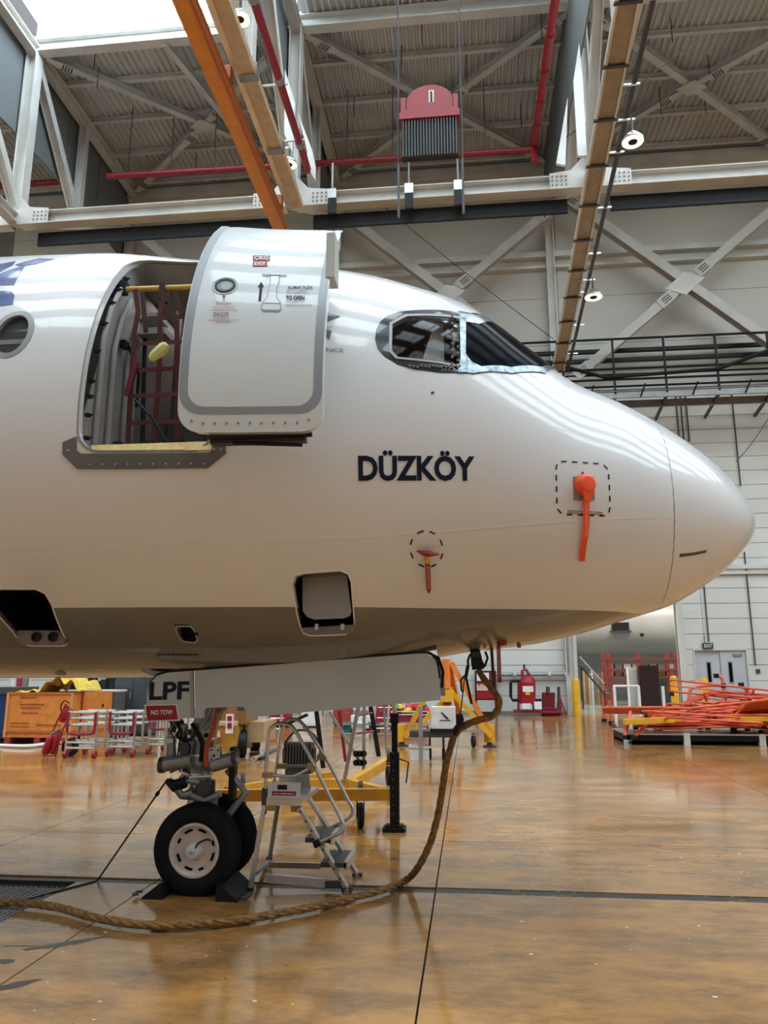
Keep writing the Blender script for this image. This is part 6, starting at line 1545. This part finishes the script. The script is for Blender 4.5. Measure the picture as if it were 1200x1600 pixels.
ab = thing('nozzle_stand', (4.4, 35.3, 0), 'dark nozzle pole with red hoses leaning by the yellow bollard', 'nozzle')
MB().tube([V(pt_(873, 1108).x, 35.2, 0), pt_(873, 1073)], .07, 8).build('nozzle_pole', DARK, ab)
for dx in (-4, 5, 11): MB().tube([pt_(873, 1084), V(pt_(873 + dx, 1110).x, 35.2, .03)], .04, 6).build('loose_hose', DRED, ab)
wp = thing('wall_pipe', (2.8, 36.3, 1.6), 'grey service pipe along the far wall above the pump station', 'pipe')
MB().tube([pt_(776, 1054, 36.2), pt_(887, 1053, 36.2), pt_(887, 1049, 36.2), V(pt_(887, 1049, 36.2).x, 36.2, 5)], .10, 8).build('pipe_run', MIDG, wp)
for px in (804, 858, 884): MB().tube([pt_(px - 2, 1054, 36.2), pt_(px + 2, 1054, 36.2)], .17, 10).build('pipe_valve', STEELD, wp)
def bollard(px, pyb, pyt, lab):
    c = on(px, pyb); c *= 35.5 / c.y; c.z = 0; h_ = at(px, pyt, c.y).z; t = thing('bollard', tuple(c), lab, 'bollard', 'yellow bollards at the far wall')
    MB().lathe([(.02, .17), (h_ - .1, .17), (h_ - .03, .14), (h_, .05), (h_, .001)], c, (0, 0, 1), 18).build('bollard_post', YEL, t); MB().lathe([(0, .2), (.02, .2), (.02, .1)], c, (0, 0, 1), 18).build('base_flange', YBEAM, t)
bollard(902, 1117, 1060, 'yellow bollard at the near side of the wide opening, by the pump station')
bollard(1057, 1116, 1056, 'yellow bollard at the far side of the wide opening, in shade')
bollard(1105, 1116, 1059, 'yellow bollard standing in front of the grey double door')

# ---- neighbouring bay: second aircraft, racks
a2 = thing('second_airliner', (7.5, 54, 0), 'grey fuselage of another airliner seen through the wide opening', 'airplane')
MB().lathe([(-14, 2.0), (10, 2.0)], (8, 54, 5.05), (1, 0, 0), 48).build('fuselage', mat('second_skin', (.42, .41, .385), .35, var=.08, scale=.6), a2)
c = at(958, 985, 51.6); d_ = at(984, 972, 51.6)
MB().b2((c.x, 51.9, c.z), (d_.x, 52.5, d_.z)).build('open_hatch', BLACK, a2); MB().b2((c.x - .12, 51.85, c.z - .1), (d_.x + .12, 52.4, c.z)).build('hatch_lip', DARK, a2)
for k in range(4): c = at(1009 + k * 11, 963, 52.1); MB().lathe([(0, .16), (-.05, .14), (-.06, .001)], c + V(0, .05, 0), (0, 1, 0), 14).build('port_hole', DARK, a2)
c = at(1003, 992, 52.0); MB().lathe([(0, .13), (-.2, .1), (-.2, .001)], c, (0, 1, 0), 12).build('vent_port', BLACK, a2)
for x in (-2, 14): MB().tube([(x, 54, 0), (x, 54, 3.4)], .15, 10).build('support_strut', MIDG, a2)
for x in (2, 14):
    la = bpy.data.lights.new('bay_fill_light', 'AREA'); la.shape = 'RECTANGLE'; la.size = 6; la.size_y = 6; la.energy = 3200; la.color = (1, .96, .9)  # unseen fill lights added to lift the neighbouring bay
    lo = bpy.data.objects.new('bay_fill_light', la); COL.objects.link(lo); lo.location = (x, 45, 13); lo.rotation_euler = (R(-20), 0, 0)
struct(MB().b2((-20, 74, 0), (40, 74.3, 14)).build('wall_far', WALLU))
rack = thing('storage_rack', (8.5, 48, 0), 'tall red storage rack with timber boards beyond the wide opening', 'rack')
RY = 47.0
for px in (945, 953, 1000, 1045, 1058): x = at(px, 1060, RY).x; MB().b2((x - .1, RY, 0), (x + .1, RY + .1, 3.0)).build('rack_upright', BRICKR, rack)
for (py) in (1030, 1046, 1058, 1068): z = at(950, py, RY).z; MB().b2((at(945, 1060, RY).x, RY - .02, z - .05), (at(1060, 1060, RY).x, RY + .9, z + .05)).build('rack_shelf', BRICKR, rack)
bxm = [WOOD, PAPER, mat('board_brown', (.3, .16, .08), .6), MIDG, mat('board_cream', (.65, .52, .35), .6)]
for k in range(16):
    px = 948 + (k % 8) * 13.5; py = (1046, 1058)[k // 8]; c = at(px, py, RY + .1); MB().b2((c.x, RY + .1, c.z + .05), (c.x + .4, RY + .7, c.z + .32)).build('stored_board', bxm[(k * 3) % 5], rack)
for k, (x0, y0, x1, y1, Y, m, nm, lab, cat) in enumerate(((912, 1048, 944, 1085, 48, WOOD, 'timber_stack', 'stack of upright timber boards beyond the wide opening', 'timber'),
        (983, 1043, 999, 1072, 44, PAPER, 'white_cabinet', 'white cabinet beyond the wide opening, beside the dark panel', 'cabinet'),
        (1000, 1040, 1028, 1074, 43.5, mat('panel_oxblood', (.035, .008, .01), .5), 'oxblood_crate', 'dark oxblood panel box standing beyond the wide opening', 'crate'),
        (1032, 1060, 1060, 1078, 46, DARK, 'dark_chest', 'low dark chest beyond the wide opening, at its far jamb', 'chest'))):
    A_, B2 = at(x0, y1, Y), at(x1, y0, Y); t = thing(nm, (A_.x, Y, 0), lab, cat)
    if nm == 'timber_stack':
        for q_ in range(8): xx = A_.x + (B2.x - A_.x) * q_ / 8; MB().b2((xx, Y, 0), (xx + .13, Y + .05, B2.z - .1 * (q_ % 3))).build('timber_board', bxm[(q_ * 2) % 5], t)
    else:
        MB().b2((A_.x, Y, .05), (B2.x, Y + .5, B2.z)).build('cabinet_body', m, t); MB().b2((A_.x + .05, Y + .05, 0), (B2.x - .05, Y + .4, .05)).build('plinth', BLACK, t)
        MB().b2((A_.x + .06, Y - .02, .12), (B2.x - .06, Y, B2.z - .08)).build('front_panel', m, t)
gs = thing('access_stairs', (5.6, 42, 0), 'mobile steel access stairs beyond the wide opening near the bollard', 'stairs')
for k in range(9): a = at(908 + k * 4.5, 1040 + k * 5.5, 42); MB().b2((a.x, 41.7, a.z), (a.x + .3, 42.5, a.z + .04)).build('stair_tread', MIDG, gs)
for o in (41.7, 42.5):
    MB().tube([at(906, 1040, o), at(946, 1086, o)], .05, 6).build('stair_stringer', DARK, gs); MB().tube([at(906, 1026, o), at(944, 1068, o)], .04, 6).build('stair_rail', ALU, gs)
    MB().tube([at(908, 1042, o), V(at(908, 1042, o).x, o, 0)], .05, 6).build('stair_leg', DARK, gs); MB().tube([at(944, 1084, o), V(at(944, 1084, o).x, o, 0)], .05, 6).build('stair_leg', DARK, gs)
for k, px in enumerate((960, 988, 1028)):
    a = at(px, 1072, 30); b = on(px + 10, 1108)
bx_ = thing('white_rail', (7.6, 31, 0), 'white tubular rail with three posts behind the red guard rails', 'rail')
YR = 31.0; za_ = at(960, 1072, YR).z
for px in (960, 998, 1036): x = at(px, 1080, YR).x; MB().tube([(x, YR, 0), (x, YR, za_)], .06, 8).build('rail_post', PAPER, bx_)
MB().tube([(at(958, 1072, YR).x, YR, za_), (at(998, 1072, YR).x, YR, za_)], .045, 8).build('top_rail', PAPER, bx_)

# ---- red guard rails piled on a low black trailer
tl = thing('flat_trailer', (7.5, 22.5, 0), 'low black flat trailer with white edge carrying the red guard rails', 'trailer')
TY = 21.6; x0 = on(985, 1166).x; x1 = 10.5
MB().b2((x0, TY, .10), (x1, TY + .08, .25)).build('front_beam', BLACK, tl); MB().b2((x0, TY - .01, .25), (x1, TY + 1.9, .29)).build('trailer_bed', ALU, tl)
MB().b2((x0, TY, .08), (x0 + .08, TY + 1.9, .25)).build('side_beam', BLACK, tl); MB().b2((x0, TY + 1.8, .0), (x1, TY + 1.9, .25)).build('rear_beam', BLACK, tl)
for k in range(4): x = x0 + 1.55 + k * 1.9; MB().b2((x - .08, TY - .03, .0), (x + .08, TY + .1, .30)).build('trailer_foot', PAPER, tl)
MB().b2((x0 - .05, TY - .02, 0), (x0 + .12, TY + .12, .12)).build('trailer_foot', PAPER, tl)
MB().tube([on(955, 1128, .05), on(985, 1160, .06)], .05, 8).build('draw_bar', DARK, tl)
# yellow box beams lying in the pile
for (a, b, Y, lab) in (((975, 1128), (1062, 1124), 21.5, 'yellow box beam at the end of the pile of red guard rails'), ((1135, 1124), (1215, 1122), 21.45, 'yellow box beam under the upper red guard rails')):
    A_, B2 = at(*a, Y), at(*b, Y); tag(MB().bar(A_, B2, .35, .13).build('box_section', YEL), lab, 'box section', 'yellow box beams in the pile')
def guard(L_, W_):
    t = thing('guard_rail', (0, 0, 0), 'red tubular guard rail lying in the tangled pile on the flat trailer', 'guard rail', 'red guard rails piled on the trailer')
    r_ = .15; c = rrect(-L_ / 2, L_ / 2, 0, W_, r_, 3)
    MB().tube([(x, 0, z) for x, z in c], .030, 8, closed=True).build('frame_tube', GUARD, t)
    MB().tube([(-L_ / 2, 0, W_ * .5), (L_ / 2, 0, W_ * .5)], .024, 6).build('middle_bar', GUARD, t)
    for x in (-L_ / 2 + .15, L_ / 2 - .15):
        MB().tube([(x, 0, 0), (x, 0, -.16)], .028, 8).build('leg_stub', GUARD, t); MB().box((x, 0, -.19), (.12, .12, .11)).build('foot_block', BLACK, t)
    if L_ < 2: MB().b2((-L_ / 2, -.006, .04), (L_ / 2, .006, W_ - .04)).build('infill_panel', mat('guard_sheet', (.62, .10, .045), .5, var=.15), t)
    return t
GL = ['long red guard rail in the lower layers of the pile on the flat trailer', 'short red guard rail in the lower layers of the pile on the flat trailer', 'long red guard rail in the higher heap at the back of the pile', 'short red guard rail in the higher heap at the back of the pile']
def deepcopy(o):
    c = o.copy(); COL.objects.link(c)
    for ch in list(o.children): k = ch.copy(); COL.objects.link(k); k.parent = c
    return c
G1 = guard(2.3, .95); first = True
G2_ = guard(1.5, .9)
spots = []
rnd = random.Random(11)
for i in range(30):
    layer = i // 6
    x = 5.65 + (i % 6) * .82 + rnd.uniform(-.35, .35); y = 21.75 + rnd.uniform(0, 1.5)
    z = .36 + layer * .10 + rnd.uniform(0, .05)
    spots.append((x, y, z, R(81 + rnd.uniform(-9, 9)), rnd.uniform(-.07, .07), rnd.uniform(-.5, .5), i % 3))
# a higher heap toward the wall
for i in range(12):
    x = 7.2 + (i % 6) * .55; y = 24.0 + rnd.uniform(-.3, .8); z = .62 + .09 * (i % 7) + rnd.uniform(0, .05)
    spots.append((x, y, z, R(72 + rnd.uniform(-12, 8)), rnd.uniform(-.14, .14), rnd.uniform(-.5, .5), i % 2))
# upright ones at the near end
for si, (x, y, z, rx, ry, rz, k) in enumerate(spots):
    s_ = G1 if k < 2 else G2_
    o = deepcopy(s_); o['label'] = GL[(0 if k < 2 else 1) + (2 if si >= 30 else 0)]; o.location = (x, y, z); o.rotation_euler = (rx, ry, rz)
for o in (G1, G2_):
    pass
G1['label'] = 'long red guard rail standing nearly upright at the end of the pile'; G2_['label'] = 'short red guard rail tilted up at the front edge of the pile'
G1.location = (5.45, 22.6, .55); G1.rotation_euler = (R(86), 0.02, .02)
G2_.location = (7.75, 22.05, .75); G2_.rotation_euler = (R(60), -.1, .2)
for k, (px, py, lab) in enumerate(((944, 1128, 'short upright red post nearest the end of the trailer'), (955, 1132, 'red post with black foot standing beside the trailer corner'))):
    c = on(px, py); c.z = 0; t = thing('red_post', tuple(c), lab, 'post', 'short red posts')
    MB().tube([c + V(0, 0, .08), V(c.x, c.y, at(px, py - 38, c.y).z)], .05, 8).build('post_tube', GUARD, t); MB().box(c + V(0, 0, .06), (.17, .17, .12)).build('foot_block', BLACK, t)
for (a, b, lab) in (((976, 1152), (985, 1112), 'red strut propped on the near corner of the trailer'), ((990, 1152), (1015, 1128), 'red strut leaning over the near edge of the trailer'), ((1135, 1128), (1162, 1108), 'red bent strut with black end across the yellow beam')):
    A_, B2 = at(*a, 21.4), at(*b, 21.9); t = thing('loose_strut', tuple(A_), lab, 'strut', 'loose red struts')
    MB().tube([A_, B2], .045, 8).build('strut_tube', GUARD, t); MB().box(A_ if a[1] > 1140 else B2, (.12, .12, .11)).build('end_block', BLACK, t)
hk = [((1078, 1108), (1079, 1078), (1100, 1071), (1130, 1071), 24.5, 'pale red hooked tube rising behind the pile beside the bollard'), ((1131, 1082), (1130, 1066), (1127, 1058), (1119, 1056), 24.5, 'red crook tube rising in front of the double door'), ((1172, 1082), (1165, 1076), (1160, 1072), (1158, 1070), 24.5, 'short red tube end poking up by the door frame')]
for (a, b, c, d_, Y, lab) in hk:
    t = thing('bent_tube', tuple(at(*a, Y)), lab, 'tube', 'bent red tubes'); MB().tube(smooth_path([at(*a, Y), at(*b, Y), at(*c, Y), at(*d_, Y)], 5), .055, 8).build('tube_body', mat('guard_pink', (.70, .22, .16), .4), t)
    p = at(*d_, Y); MB().box(p, (.13, .13, .13)).build('end_block', BLACK, t)
# big orange bow frames spanning the pile
for (pts, Y, lab) in (([(1070, 1104), (1112, 1084), (1140, 1082), (1215, 1088)], 24.6, 'long red bow frame arching over the pile, topmost'),
                      ([(1080, 1100), (1130, 1108), (1190, 1112), (1215, 1100)], 23.6, 'long red bow frame sagging across the pile, lower one'),
                      ([(985, 1130), (1020, 1124), (1100, 1130), (1150, 1135)], 22.2, 'long red bow frame across the near part of the pile')):
    t = thing('bow_frame', tuple(at(*pts[0], Y)), lab, 'frame', 'red bow frames'); A_ = [at(*p, Y) for p in pts]; B2 = [p + V(.1, .9, .0) for p in A_]
    MB().tube(smooth_path(A_, 4), .045, 8).build('bow_tube', GUARD, t); MB().tube(smooth_path(B2, 4), .045, 8).build('bow_tube', GUARD, t)
    MB().add(A_ + B2, [(i, i + 1, len(A_) + i + 1, len(A_) + i) for i in range(len(A_) - 1)]).build('bow_sheet', mat('guard_sheet', (.62, .10, .045), .5, var=.15), t)
    for i in (0, len(A_) - 1): MB().tube([A_[i], B2[i]], .04, 6).build('bow_end', GUARD, t)
# long bundle of rails reaching toward the opening
for k in range(4):
    a = at(942, 1106 + k * 2.4, 24.5 + k * .1); b = at(1062, 1105 + k * 3.2, 24.0 + k * .1)
    t = thing('long_rail', tuple(a), ['topmost long thin red rail in the bundle pointing to the wide opening', 'second long thin red rail from the top of the bundle', 'third long thin red rail from the top of the bundle', 'lowest long thin red rail in the bundle pointing to the opening'][k], 'rail', 'long red rails in a bundle')
    MB().tube([a, b], .04, 8).build('rail_tube', GUARD, t)
